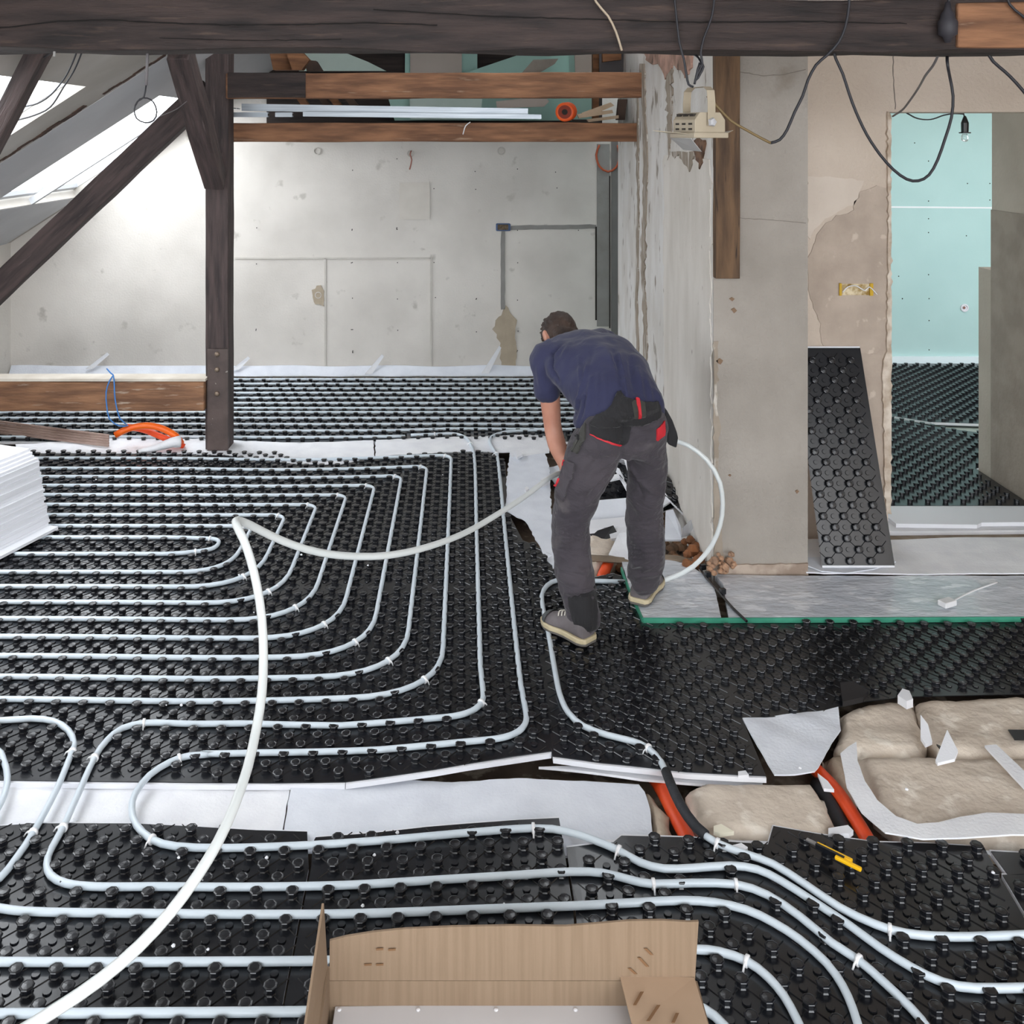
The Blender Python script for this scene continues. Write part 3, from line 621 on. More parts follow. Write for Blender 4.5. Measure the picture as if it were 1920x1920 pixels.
fsheet('foam_sheet', [(1392,1353),(1450,1345),(1545,1333),(1572,1328),(1576,1370),(1560,1395),(1545,1420),(1528,1450),(1490,1457),(1452,1460)], wav(.008, 9, 4, .002), .005, M_fleece2,
       'white foam triangle poking out between the cut panel and the rough stones', 'foam sheet', .03, .003)
fsheet('foam_sheet', [(30,834),(120,828),(200,822),(388,824),(560,830),(700,826),(702,858),(640,870),(560,868),(420,852),(120,850),(30,850)], wav(.006, 7, 5, .004), .006, M_fleece,
       'white foam strip between the two heated fields, left of its thin joint', 'foam sheet', .05, .008)
fsheet('foam_sheet', [(704,826),(860,822),(1012,816),(1030,822),(1030,850),(960,860),(955,850),(880,852),(704,858)], wav(.006, 7, 6, .004), .006, M_fleece,
       'white foam strip between the two heated fields, right of its thin joint', 'foam sheet', .05, .008)
fsheet('foam_sheet', [(957,846),(1020,842),(1030,880),(1034,960),(1042,1075),(1025,1050),(985,975),(948,960),(950,900)], wav(.006, 7, 6, .002), .006, M_fleece2,
       'ragged white foam sheet on the floor left of the worker', 'foam sheet', .05, .012)
fsheet('foam_sheet', [(1024,870),(1060,860),(1110,850),(1190,850),(1190,880),(1040,900)], wav(.004, 7, 6, -.03), .006, M_fleece2, 'white foam strip on the floor behind the worker', 'foam sheet', .05, .01)
mb = MB()          # upright edge strip along the far wall
n = 90
for k in range(n):
    x0 = -4.0+5.5*k/n; x1 = -4.0+5.5*(k+1)/n; hz = lambda x: .075+.014*noise.noise(Vector((x*2.2, 0, 0))); ly = lambda x: 8.50+.02*noise.noise(Vector((x*4, 3, 0)))
    mb.add([(x0, ly(x0), 0), (x1, ly(x1), 0), (x1, 8.56, hz(x1)), (x0, 8.56, hz(x0)), (x0, ly(x0)+.01, 0), (x1, ly(x1)+.01, 0), (x1, 8.572, hz(x1)), (x0, 8.572, hz(x0))], [(0,1,2,3), (7,6,5,4), (3,2,6,7), (0,3,7,4), (1,5,6,2)])
es = build(mb, 'edge_insulation_strip', M_fleece2, label='pale foam edge strip standing along the bottom of the far wall', category='edge strip')
for x, y, x2, y2, t in ((165,688,203,663,'behind the low brown beam'), (438,690,467,670,'just right of the post'), (688,698,718,666,'in the middle of the far wall'), (905,700,938,650,'beside the sandy stain')):
    mb = MB(); mb.prism([W(x-5, y+4, 8.52), W(x+10, y+3, 8.52), W(x2+2, y2+2, 8.55), W(x2-2, y2-2, 8.55)], (0, -.006, 0)); build(mb, 'foil_flap', M_fleece, label='torn pale foil flap of the edge strip, '+t, category='foil flap')
# film-covered board strip with green edge
hb = lambda x, y: .022+.003*noise.noise(Vector((x*6, y*9, 1)))
fl = fsheet('film_covered_board', [(1166,1062),(1240,1054),(1290,1066),(1325,1090),(1338,1104),(1352,1166),(1206,1166),(1180,1110)], hb, .03, M_film, 'dusty film-covered board under the right shoe of the worker', 'floor board', .03, .002)
mb = MB()
def vstrip(mb, a, b, z0, z1, t=.006):
    a = Vector(a); b = Vector(b); d = (b-a).normalized(); nrm = Vector((d.y, -d.x, 0))*t
    mb.prism([(a.x, a.y, z0), (b.x, b.y, z0), (b.x, b.y, z1), (a.x, a.y, z1)], nrm)
q = GP([(1166,1072),(1180,1110),(1206,1168),(1352,1168),(2450,1164)])
for a, b in zip(q[:3], q[1:4]): vstrip(mb, a, b, .002, .023)
build(mb, 'green_edge', M_green, parent=fl)
f2 = fsheet('film_covered_board', [(1356,1104),(1340,1086),(1513,1088),(1920,1088),(2450,1088),(2450,1163),(1366,1166)], hb, .03, M_film, 'long wrinkled film-covered board strip along the foot of the right-hand walls', 'floor board', .03, .002)
mb = MB(); vstrip(mb, q[3], q[4], .002, .023); build(mb, 'green_edge', M_green, parent=f2)
ps = [G(x, y, .03) for x, y in ((1313,1066),(1322,1080),(1336,1096),(1350,1112),(1372,1138),(1400,1165))]
mb = MB(); mb.tube(catmull(ps, .02), .006, 6)
for i in (0, 1, 3): mb.obox(ps[i]+Vector((.012, 0, .008)), (.012, .004, 0), (-.003, .008, 0), (0, 0, .012))
build(mb, 'offcut_strip', M_blk, label='thin black panel offcut lying across the joint of the film-covered boards', category='offcut')
# doorway threshold
mb = MB(); mb.box(1.64, 3.165, 5.03, 5.079, -.1, -.004); mb.box(2.21, 3.165, 5.078, 5.33, -.1, -.004); build(mb, 'threshold_ledge', mat('threshold_render', (168,154,138), (140,124,108), .9, 12, bump=.5), label='rough rendered ledge under the doorway', category='ledge', bevel=.01)
fsheet('foam_board', [(1640,962),(2010,957),(2010,1000),(1640,1004)], lambda x, y: .020, .022, M_fleece, 'lower white foam board laid across the doorway threshold', 'foam board', .2)
fsheet('foam_board', [(1640,960),(2010,955),(2010,993),(1840,995),(1832,999),(1680,997),(1665,985),(1640,985)], lambda x, y: .043, .021, M_foam, 'upper white foam board laid across the doorway threshold', 'foam board', .2)
fsheet('foam_sheet', [(1512,1022),(1700,1022),(1920,1017),(2450,1017),(2450,1086),(1560,1087),(1512,1084)], lambda x, y: .03+.006*noise.noise(Vector((x*3, y*8, 2))), .006, M_fleece, 'wide white foam sheet on the floor in front of the doorway', 'foam sheet', .05, .003)
fsheet('foam_sheet', [(1514,1060),(1600,1060),(1680,1068),(1640,1082),(1585,1090),(1540,1086),(1514,1076)], lambda x, y: .040, .005, M_fleece2, 'small curled white foam piece under the leaning black panel', 'foam sheet', .03, .002)
# leaning knobbed panel
lp = knob_panel('leaning_panel', [(0, 0), (.347, 0), (.347, 1.035), (0, 1.035)], (.035, .02), 0, .005, hf=zero, label='cut black knobbed panel leaning upright against the wall beside the doorway', cat='floor panel')
dz = Vector((0, .40, .935)).normalized(); th = math.atan2(dz.z, dz.y)
lp.matrix_local = Matrix.Translation(Vector((1.704+.1735, 4.655, .05))) @ Matrix.Rotation(th, 4, 'X') @ Matrix.Translation(Vector((0, .5175, 0)))
# white plug with lead on the film
mb = MB(); c = G(1776, 1130, .04); d = Vector((.9, .42, 0)).normalized(); mb.obox(c, d*.036, Vector((-d.y, d.x, 0))*.022, (0, 0, .012))
pg = build(mb, 'plug_block', M_white, label='small white block with a thin lead lying on the wrinkled film', category='plug', bevel=.004)
mb = MB(); mb.tube(catmull([c+d*.034, G(1806,1117,.03), G(1830,1106,.03), G(1870,1092,.035)], .02), .0035, 6); build(mb, 'lead', M_white, parent=pg, smooth=True)
# ---------------------------------------------------------------- bare stones in the trench
def stone(px, top, amp, label, m=M_stone, sd=0, re=.014):
    poly = GP(px, top)
    def hf(x, y):
        d = edge_d(x, y, poly); return top-.035*(1-min(d/.028, 1))**2+amp*noise.noise(Vector((x*9, y*9, sd)))+amp*.4*noise.noise(Vector((x*30, y*30, sd)))
    return build(sheet(poly, hf, .12, .022, re, sd), 'stone_block', m, smooth=True, label=label, category='stone')
stone([(1285,1475),(1320,1462),(1520,1462),(1533,1470),(1550,1500),(1572,1545),(1560,1566),(1440,1566),(1320,1556),(1300,1530)], .0, .006, 'rectangular sandy stone block between the two orange conduits', sd=1)
stone([(1203,1466),(1225,1476),(1250,1520),(1262,1562),(1226,1566),(1214,1500)], -.01, .01, 'narrow broken stone beside the white foam sheet', M_stone_d, 2)
stone([(1576,1332),(1640,1312),(1712,1306),(1718,1340),(1735,1368),(1730,1408),(1640,1412),(1580,1400),(1560,1394),(1578,1360)], -.005, .012, 'rough sandy stone touching the foam triangle', sd=3)
stone([(1716,1310),(1800,1304),(2250,1300),(2250,1414),(1800,1414),(1760,1400),(1735,1372)], -.002, .012, 'large rough stone at the right edge below the black panel', sd=4)
stone([(1606,1412),(1740,1410),(1860,1414),(2250,1424),(2250,1570),(1760,1562),(1690,1536),(1640,1500)], -.004, .007, 'largest smooth sandy stone enclosed by the white foam ribbon', sd=5)
stone([(1545,1415),(1580,1408),(1604,1420),(1606,1480),(1578,1470),(1556,1440)], -.02, .012, 'small brown stone at the upper end of the orange conduit', M_stone_d, 6)
def upribbon(pts, h0, h1, t, m, name, label, cat, lean=0):   # ribbon standing on edge along a floor path
    C = catmull([G(x, y, h0) for x, y in pts], .03); mb = MB(); vs = []; n = len(C)
    for i, p in enumerate(C):
        d = (C[min(i+1, n-1)]-C[max(i-1, 0)]); d.z = 0; d.normalize(); s = Vector((-d.y, d.x, 0)); hh = h1 if not callable(h1) else h1(i/(n-1)); L = lean if not callable(lean) else lean(i/(n-1))
        vs += [p, p+s*t, p+s*(t+L)+Vector((0, 0, hh)), p+s*L+Vector((0, 0, hh))]
    fs = []
    for i in range(n-1):
        a, b = i*4, i*4+4
        fs += [(a, b, b+3, a+3), (a+1, a+2, b+2, b+1), (a+3, b+3, b+2, a+2), (a, a+1, b+1, b)]
    fs += [(0, 3, 2, 1), (n*4-4, n*4-3, n*4-2, n*4-1)]; mb.add(vs, fs); return build(mb, name, m, smooth=False, label=label, category=cat)
fsheet('foam_ribbon', [(1576,1424),(1590,1412),(1606,1402),(1608,1440),(1622,1480),(1645,1515),(1680,1545),(1720,1560),(1760,1557),(1800,1545),(1850,1537),(1920,1540),(2250,1545),(2250,1578),(1900,1580),(1800,1586),(1730,1588),(1660,1574),(1615,1535),(1588,1490)], lambda x, y: .022+.008*noise.noise(Vector((x*4, y*4, 1))), .005, M_fleece,
       'curved white foam ribbon sweeping around the largest stone', 'foam strip', .03, .001)
fsheet('foam_ribbon', [(1846,1414),(1868,1412),(1920,1462),(2250,1520),(2250,1560),(1920,1494)], lambda x, y: .03, .008, M_fleece, 'straight white foam strip lying diagonally over the stone at the right edge', 'foam strip', .05, .001)
fsheet('foam_sheet', [(1846,1588),(1920,1590),(2250,1592),(2250,1640),(1880,1612)], lambda x, y: -.01, .005, M_fleece, 'white foam corner at the right edge below the ribbon', 'foam sheet', .05)
mb = MB(); mb.tube(catmull([G(x, y, -.035) for x, y in ((1505,1418),(1532,1445),(1570,1485),(1600,1530),(1630,1580),(1650,1620))], .03), .022, 12); build(mb, 'orange_conduit', M_orange, smooth=True, label='orange conduit running diagonally between the sandy stones', category='conduit')
mb = MB(); mb.tube(catmull([G(x, y, -.035) for x, y in ((1225,1455),(1242,1480),(1262,1520),(1284,1562),(1300,1600))], .03), .024, 12); build(mb, 'orange_conduit', M_orange, smooth=True, label='orange conduit crossing the trench beside the black sleeve', category='conduit')
mb = MB(); mb.tube(catmull([G(x, y, -.05) for x, y in ((1530,1470),(1555,1505),(1575,1545),(1595,1590))], .03), .022, 12); build(mb, 'insulated_pipe', M_rubber, smooth=True, label='black insulated pipe in the gap left of the orange conduit', category='pipe')
def bit(px, h, th, label, m=None, name='foam_offcut', tilt=0):
    mb = MB(); P = GP(px, h); ym = min(p[1] for p in P); mb.prism([(a, b, h+(b-ym)*tilt) for a, b in P], (0, 0, th)); return build(mb, name, m or M_foam, label=label, category='offcut')
bit([(1683,1319),(1692,1306),(1705,1310),(1712,1326),(1700,1330)], .01, .03, 'small white foam chunk on the rough stone below the right panel')
bit([(1726,1362),(1740,1375),(1748,1398),(1735,1402),(1726,1392)], .015, .012, 'slim white foam shard standing nearest the dark crack of the stones', tilt=.25)
bit([(1754,1432),(1776,1388),(1796,1418),(1790,1430),(1758,1436)], .02, .01, 'pointed triangular white foam offcut on the stones', tilt=.2)
bit([(1533,1455),(1552,1470),(1564,1486),(1545,1484)], .0, .01, 'white foam sliver between the two stone blocks at the orange conduit')
bit([(1553,1562),(1590,1556),(1600,1566),(1592,1572),(1553,1572)], .0, .015, 'white foam crumb beside the yellow knife')
bit([(1338,1556),(1352,1552),(1376,1566),(1350,1570),(1338,1566)], .01, .012, 'cream foam crumb at the lower edge of the rectangular stone', mat('cream_foam', (232,226,206), rough=.8))
bit([(1384,1452),(1398,1450),(1404,1458),(1384,1460)], .012, .01, 'tiny white foam crumb on the upper edge of the rectangular stone')
bit([(1374,1592),(1390,1588),(1402,1596),(1398,1602),(1376,1600)], .02, .012, 'small white foam crumb on the front panel right of the sleeve')
bit([(1890,1370),(2250,1372),(2250,1388),(1902,1388)], .012, .004, 'short black strip on the stone at the right edge', M_blk, 'plastic_offcut')
bit([(1575,1302),(1600,1300),(1628,1312),(1618,1320),(1580,1326)], .01, .02, 'crumpled black plastic offcut at the panel corner above the rough stone', M_blk, 'plastic_offcut', .3)
bit([(1756,1398),(1770,1405),(1776,1412),(1764,1408)], .01, .006, 'tiny black plastic sliver on the stones', M_blk, 'plastic_offcut')
# yellow cutter knife lying on the front panel
kn = empty('cutter_knife', G(1580, 1605, .03), 'yellow and black cutter knife lying on the knobs near the stones', 'knife')
a = G(1531, 1583, .036); b = G(1598, 1616, .036); d = (b-a).normalized(); s = Vector((-d.y, d.x, 0))
M_yel = mat('yellow_knife_plastic', (250,196,30), (244,186,20), .4, 8)
mb = MB(); mb.obox((a+b)/2, d*(b-a).length/2, s*.007, (0, 0, .006)); build(mb, 'handle', M_yel, parent=kn, bevel=.003)
mb = MB(); mb.obox((a+b)/2+s*-.013+d*.045, d*(b-a).length*.36, s*.006, (0, 0, .005)); build(mb, 'lower_grip', M_yel, parent=kn, bevel=.003)
mb = MB(); mb.obox((a+b)/2-s*.006-d*.01, d*(b-a).length*.40, s*.004, (0, 0, .007)); build(mb, 'slider_rail', M_blk, parent=kn)
mb = MB(); mb.obox(a-d*.012, d*.018, s*.006, (0, 0, .002)); build(mb, 'blade_tip', mat('knife_steel', (176,178,182), rough=.3, metallic=.8), parent=kn)
# ---------------------------------------------------------------- debris behind the worker
stone([(1098,1000),(1135,995),(1160,1010),(1152,1035),(1120,1056),(1096,1050)], .02, .01, 'pale rounded stone seen between the legs of the worker', sd=8)
mb = MB(); P = [G(1098,1046,.02), G(1180,1050,.02), G(1250,1046,.02), G(1330,1060,.02)]
mb.tube(catmull(P, .05), .03, 8, flat=.4); build(mb, 'dirty_board', mat('dirty_lath', (140,124,106), (110,96,82), .9, 6), label='dirty thin board lying across the pit behind the legs', category='board')
mb = MB(); mb.tube([G(1150,1030,-.03), G(1141,1055,-.02), G(1128,1084,-.02)], .026, 12); build(mb, 'orange_conduit', M_orange, smooth=True, label='short orange conduit end in the pit between the legs', category='conduit')
def slab3(px, th, m, name, label, cat='offcut', up=None):    # px: (x, y, height above floor), board with thickness
    P = [G(x, y, h) for x, y, h in px]; n = (P[1]-P[0]).cross(P[2]-P[1]).normalized()
    if n.y > 0: n = -n
    mb = MB(); mb.prism(P, -n*th); return build(mb, name, m, label=label, category=cat)
slab3([(1096,940,.10),(1180,933,.10),(1182,970,.03),(1098,978,.03)], .02, M_fleece2, 'foam_offcut', 'broad white foam board offcut seen between the thighs')
slab3([(1098,976,.05),(1182,968,.05),(1184,985,.04),(1098,992,.04)], .02, M_foam, 'foam_offcut', 'narrow white foam bar seen between the knees')
slab3([(1100,992,.045),(1128,988,.045),(1138,993,.04),(1126,1006,.02),(1104,1006,.02)], .015, M_foam, 'foam_offcut', 'small notched white foam piece near the left knee')
slab3([(1138,990,.03),(1180,986,.04),(1182,1004,.03),(1146,1010,.03)], .02, M_foam, 'foam_offcut', 'blocky white foam piece right of the notched one')
slab3([(1160,1000,.07),(1184,996,.09),(1186,1036,.05),(1180,1050,.03),(1141,1040,.03)], .01, M_fleece, 'foam_offcut', 'bent white foam sheet leaning out between the shins')
slab3([(1248,958,.06),(1262,955,.07),(1276,985,.04),(1278,1012,.02),(1246,1012,.02)], .01, M_fleece2, 'foam_offcut', 'white foam sheet right of the right knee')
slab3([(1238,910,.14),(1258,940,.08),(1246,948,.07),(1232,930,.09)], .02, M_foam, 'foam_offcut', 'white foam wedge leaning beside the right thigh')
slab3([(1280,990,.08),(1296,975,.12),(1300,990,.08),(1290,1005,.03),(1278,1008,.02)], .004, mat('crumpled_clear_film', (214,216,220), rough=.2, alpha=.6, coat=.5), 'film_scrap', 'crumpled clear film scrap beside the wall foot')
slab3([(1150,876,.2),(1158,880,.2),(1180,920,.1),(1176,924,.1)], .012, M_foam, 'foam_offcut', 'thin white foam stick in the heap of black offcuts')
slab3([(1140,892,.17),(1160,888,.18),(1162,896,.17),(1144,900,.16)], .012, M_foam, 'foam_offcut', 'short white foam fragment on the heap of black offcuts')
slab3([(1170,862,.24),(1178,858,.25),(1182,884,.2),(1176,880,.2)], .015, M_foam, 'foam_offcut', 'white foam fragment topping the heap of black offcuts')
def scrap(c, w, l, M, label):
    o = knob_panel('panel_offcut', [(0, 0), (w, 0), (w, l), (0, l)], (.03, .03), 0, .012, hf=zero, label=label, cat='offcut'); o.matrix_local = Matrix.Translation(c) @ M; return o
R = lambda a, ax: Matrix.Rotation(a, 4, ax)
scrap(G(1140,930,.06), .3, .22, R(.3, 'Z') @ R(.6, 'X'), 'black knobbed offcut at the front of the heap behind the legs')
scrap(G(1165,905,.10), .34, .25, R(-.5, 'Z') @ R(.9, 'X'), 'black knobbed offcut in the middle of the heap behind the legs')
scrap(G(1190,885,.12), .4, .25, R(.9, 'Z') @ R(.7, 'Y'), 'black knobbed offcut at the top of the heap behind the legs')
scrap(G(1118,922,.05), .22, .2, R(1.2, 'Z') @ R(.4, 'X'), 'black knobbed offcut at the left foot of the heap')
scrap(G(1225,915,.10), .3, .3, R(-.9, 'Z') @ R(.5, 'Y'), 'black knobbed offcut on the heap behind the right leg')
scrap(G(1262,925,.10), .13, .36, R(.55, 'Z') @ R(.35, 'X'), 'long black knobbed offcut leaning between the right leg and the wall')
slab3([(1104,1000,.03),(1150,985,.05),(1158,1000,.03),(1125,1020,.01)], .02, M_blk, 'plastic_offcut', 'flat black plastic offcut under the notched foam piece')
mb = MB()
for k in range(160):
    x = random.uniform(.70, 1.16); y = random.uniform(4.75, 6.3); r = random.uniform(.01, .035)*(1 if y < 5.3 else .6); h = -.09 if y < 5.0 else -.08
    if x < .75+(y-5.6)*.1: continue
    mb.lathe((x, y, h), [(r, 0), (r*.8, r*.5), (r*.3, r*.8)], 6, (random.uniform(-.4, .4), random.uniform(-.4, .4), 1))
build(mb, 'rubble', mat('brown_rubble', (150,112,84), (112,90,72), .95, 14), label='brown rubble in the pit along the foot of the right wall', category='rubble', kind='stuff')
mb = MB()
for k in range(14):
    c = G(1305+random.uniform(-22, 14), 1035+random.uniform(-30, 25), .0+random.uniform(0, .04)); r = random.uniform(.015, .04)
    mb.lathe(c, [(r*.6, -r*.7), (r, 0), (r*.5, r*.8)], 7, (random.uniform(-.5, .5), random.uniform(-.5, .5), 1))
build(mb, 'rubble', mat('rusty_clods', (150,96,60), (110,74,50), .95, 14), label='rusty brown clods at the wall foot inside the pipe ring', category='rubble', kind='stuff')
# ---------------------------------------------------------------- cardboard box with white panel inside
Zb = 2.12; bx = empty('cardboard_box', (.10, 1.75, .027), 'open cardboard box with torn upright flaps at the bottom edge', 'box')
xl = (618-CX)*Zb/F; xr_ = (1303-CX)*Zb/F; hb0 = .268; tC = .005
def cardwall(name, P, vec, lab=None):
    mb = MB(); mb.prism(P, vec); return build(mb, name, M_card, parent=bx, label=lab)
xt = [(618,1764),(650,1756),(700,1748),(760,1742),(850,1738),(960,1736),(1060,1737),(1120,1732),(1180,1727),(1240,1726),(1290,1729),(1310,1728),(1304,1836)]
cardwall('back_wall', [(xl, Zb, .027), (xr_, Zb, .027), (xr_, Zb, hb0), (xl, Zb, hb0)], (0, tC, 0))
cardwall('back_flap', [(xl, Zb, hb0+.001)]+[W(x, y, Zb+.004) for x, y in xt[:-1]]+[(xr_, Zb, hb0+.001)], (0, tC, 0), 'tall upright back flap')
cardwall('left_wall', [(xl, Zb, .027), (xl, Zb, .30), (xl, 1.97, hb0+.02), (xl, 1.2, hb0), (xl, 1.2, .027)], (-tC, 0, 0))
cardwall('left_flap', [(xl-.003, Zb-.004, hb0+.02), (xl-.014, Zb+.012, .428), (xl-.020, 1.93, .345), (xl-.022, 1.5, .34), (xl-.003, 1.5, hb0)], (-tC, 0, 0), 'narrow upright left flap')
cardwall('right_wall', [(xr_, Zb, .027), (xr_, Zb, hb0), (xr_, 1.2, hb0), (xr_, 1.2, .027)], (tC, 0, 0))
cardwall('front_wall', [(xl, 1.2, .027), (xr_, 1.2, .027), (xr_, 1.2, hb0), (xl, 1.2, hb0)], (0, -tC, 0))
cardwall('box_bottom', [(xl, 1.2, .027), (xr_, 1.2, .027), (xr_, Zb, .027), (xl, Zb, .027)], (0, 0, .005))
P = [G(1162,1832,.272), G(1302,1837,.272), Vector((xr_+.002, 1.98, .270)), Vector((xr_+.002, 1.25, .272)), Vector((.345, 1.25, .262)), G(1186,1928,.266)]
mb = MB(); mb.prism(P, (0, 0, .005)); build(mb, 'right_flap', mat('flap_cardboard', (176,150,126), (167,141,117), .85, 5), parent=bx, label='right flap folded inwards')
mb = MB()
for x, y, x2, y2 in ((1190,1885,1204,1860),(1215,1915,1235,1885),(1262,1918,1270,1900),(1198,1795,1214,1812),(1180,1815,1192,1826),(1210,1778,1222,1790)):
    fl_ = y > 1840; a = G(x, y, .279) if fl_ else W(x, y, Zb-.001); b = G(x2, y2, .279) if fl_ else W(x2, y2, Zb-.001); s = Vector((.0035, 0, 0))
    mb.prism([a-s, a+s, b+s, b-s], (0, 0, .001) if fl_ else (0, -.001, 0))
for x, y in ((735,1780),(712,1779),(690,1808),(712,1808)):
    a = W(x, y, Zb-.001); mb.prism([a+Vector((-.008, 0, -.003)), a+Vector((.008, 0, -.002)), a+Vector((.008, 0, .002)), a+Vector((-.008, 0, .001))], (0, -.001, 0))
build(mb, 'torn_slits', mat('torn_card', (120,88,60), rough=.9), parent=bx, kind='stuff')
mb = MB(); ym0 = (CH-.214)*F/(1886-CY)
mb.prism([(xl+.012, ym0, .214), (xr_-.02, ym0-.0+.012, .214), (xr_-.02, 1.23, .214), (xl+.012, 1.23, .214)], (0, 0, -.02))
wp_ = build(mb, 'white_metal_panel', mat('satin_white_metal', (206,204,206), (198,196,198), .35, 3), label='flat white metal panel lying inside the cardboard box', category='panel', bevel=.002)
for x in (636, 784, 930, 1079):
    mb = MB(); mb.lathe(G(x, 1893, .214), [(.0055, 0), (.004, .002), (.001, .0026)], 12); build(mb, 'rivet', mat('rivet_white', (222,220,222), rough=.3), parent=wp_, smooth=True)
mb = MB(); mb.box(xl+.03, xr_-.03, 1.26, 2.08, .032, .193); build(mb, 'foam_packing', M_foam, label='white packing under the metal panel inside the cardboard box', category='packing')
# ---------------------------------------------------------------- foam sheet stack at the left
e1 = Vector((-.34, -.94, 0)); e2 = Vector((-.94, .34, 0)); NS = 28; hz = 0.026; th = .0142
for k in range(NS):
    sh = .035-.0035*k+random.uniform(-.006, .006) if k > 0 else .085
    c0 = Vector((-2.235, 5.17, hz+k*th+.0003*k))-e2*sh-e1*random.uniform(-.008, .008)
    if k >= NS-3: c0 += e2*.03*(k-NS+4)/2-e1*.0
    l1, l2 = (1.0, .62)
    mb = MB(); mb.prism([c0, c0+e1*l1, c0+e1*l1+e2*l2, c0+e2*l2], (0, 0, th))
    if k == 0: build(mb, 'foam_sheet', M_foam, label='lowest white foam sheet of the stack at the left edge, sticking out', category='foam sheet', group='stacked white foam sheets')
    elif k == NS-1: build(mb, 'foam_sheet', M_fleece, label='topmost white foam sheet of the stack at the left edge', category='foam sheet', group='stacked white foam sheets')
    else: build(mb, 'foam_sheet', M_foam, label='white foam sheet number %d from the bottom of the stack at the left edge' % (k+1), category='foam sheet', group='stacked white foam sheets')
# wooden slats, orange pipe bundle, twine, foam roll
M_slat = mat('pinkish_grey_slat', (176,152,142), (140,116,106), .8, 4, (.35,.65), .3, 20, stretch=(1,8,8))
for k in range(5):
    a = W(204, 817+k*4.6, 6.58-.01*k); b = W(-60, 783+k*5.4, 6.95-.01*k)
    beam('wooden_slat', a, b, .012, .015, M_slat, (0, 0, 1), wob=.001, bevel=.001, label='pinkish wooden slat of the bundle at the left, %s' % ['topmost','second from the top','third from the top','fourth from the top','lowest'][k], category='slat', group='bundle of wooden slats')
def tubeobj(name, px, r, m, label, cat, n=10, step=.03, parent=None, group=None, closed=False, flat=1):
    mb = MB(); mb.tube(catmull([W(*p) for p in px], step, closed), r, n, closed, flat=flat); return build(mb, name, m, smooth=True, label=label, category=cat, parent=parent, group=group)
tubeobj('orange_pipe_end', [(216,816,6.46),(240,804,6.48),(275,798,6.5),(305,804,6.52),(330,818,6.54),(340,832,6.55)], .022, M_orange2, 'bright orange pipe end curving over the foam strip left of the post', 'pipe')
tubeobj('orange_pipe_end', [(238,800,6.58),(270,806,6.58),(300,818,6.56),(330,830,6.56),(345,838,6.56)], .020, M_orange, 'redder orange pipe end tucked under the bright curved one', 'pipe')
mb = MB(); C = catmull([W(260, 846, 6.42), W(290, 840, 6.44), W(322, 830, 6.46), W(338, 828, 6.48)], .03)
mb.tube(C, .04, 14, rfun=lambda t: .016+.032*t, flat=.8); build(mb, 'foam_sleeve', M_fleece, smooth=True, label='rolled pale foam sleeve around the orange pipe ends', category='sleeve')
M_blue = mat('blue_twine', (72,134,206), rough=.6)
tw = tubeobj('twine', [(200,691,6.43),(208,700,6.42),(212,704,6.42),(205,715,6.42),(199,735,6.42),(200,760,6.42),(205,785,6.42),(222,798,6.43),(240,798,6.46),(225,785,6.42),(216,750,6.42),(214,715,6.42),(212,702,6.42)], .0045, M_blue, 'blue twine looped over the low brown beam down to the orange pipes', 'twine', 6, .03)
# ---------------------------------------------------------------- loft storage above the joists
mb = MB(); mb.box(-1.72, 1.18, 8.40, 8.46, 2.19, 3.6); mb.box(-1.72, 1.18, 6.83, 8.46, 3.05, 3.12); build(mb, 'loft_boarding', M_boards, label='dark boarding closing the loft behind the stored boards', category='boarding', kind='structure')  # unseen top boards added to keep the loft dark
mb = MB(); mb.box(-1.55, 1.18, 6.83, 8.40, 2.13, 2.19); build(mb, 'loft_platform', M_boards, label='board platform carrying the stored material', category='platform', kind='structure')
M_mintp = mat('mint_board_face', (176,212,202), (168,205,195), .8, 3); M_pmint = mat('pale_mint_board', (206,222,214), (190,210,200), .7, 3)
M_bb = mat('beige_board_face', (192,180,170), (184,172,162), .8, 3); M_pl = mat('brown_plank', (150,104,70), (110,74,50), .8, 4, (.35,.65), .4, 14, stretch=(1,7,7)); M_pld = mat('dark_plank', (84,64,52), (54,42,36), .8, 4)
def loft(name, pts, Z, m, label, th=.014, cat='board', lean=0, group=None):
    P = [W(x, y, Z) for x, y in pts]
    zb = min(p.z for p in P); P = [Vector((p.x, p.y-lean*(p.z-zb), p.z)) for p in P]
    mb = MB(); mb.prism(P, (0, th, 0)); return build(mb, name, m, label=label, category=cat, group=group)
loft('plasterboard', [(760,60),(895,60),(895,226),(758,226)], 8.30, M_mintp, 'upright mint plasterboard behind the beige board in the loft')
loft('plasterboard', [(769,70),(866,70),(866,224),(769,224)], 8.24, M_bb, 'upright beige plasterboard in the middle of the loft')
loft('plasterboard', [(868,138),(990,97),(1072,60),(1072,226),(868,226)], 8.10, M_mintp, 'slanted mint plasterboard right of the beige board in the loft', lean=.0)
loft('plasterboard', [(1066,60),(1114,60),(1118,224),(1070,224)], 7.9, M_mintp, 'narrow mint plasterboard near the right end of the loft')
loft('plasterboard', [(1076,60),(1109,60),(1112,150),(1079,150)], 7.85, M_bb, 'narrow beige board in front of the narrow mint one')
loft('plasterboard', [(560,60),(640,96),(690,116),(724,133),(560,133)], 7.9, M_pmint, 'pale mint board slanting down at the left of the loft', .03)
loft('plasterboard', [(726,177),(768,177),(770,226),(740,226)], 7.7, M_mintp, 'small mint board corner between the joists')
loft('plasterboard', [(767,170),(880,172),(905,180),(900,224),(770,224)], 7.6, M_pmint, 'pale mint board lying between the joists', .05)
loft('plasterboard', [(930,190),(1020,180),(1030,190),(1020,200),(932,203)], 7.5, M_bb, 'pale board offcut behind the metal studs')
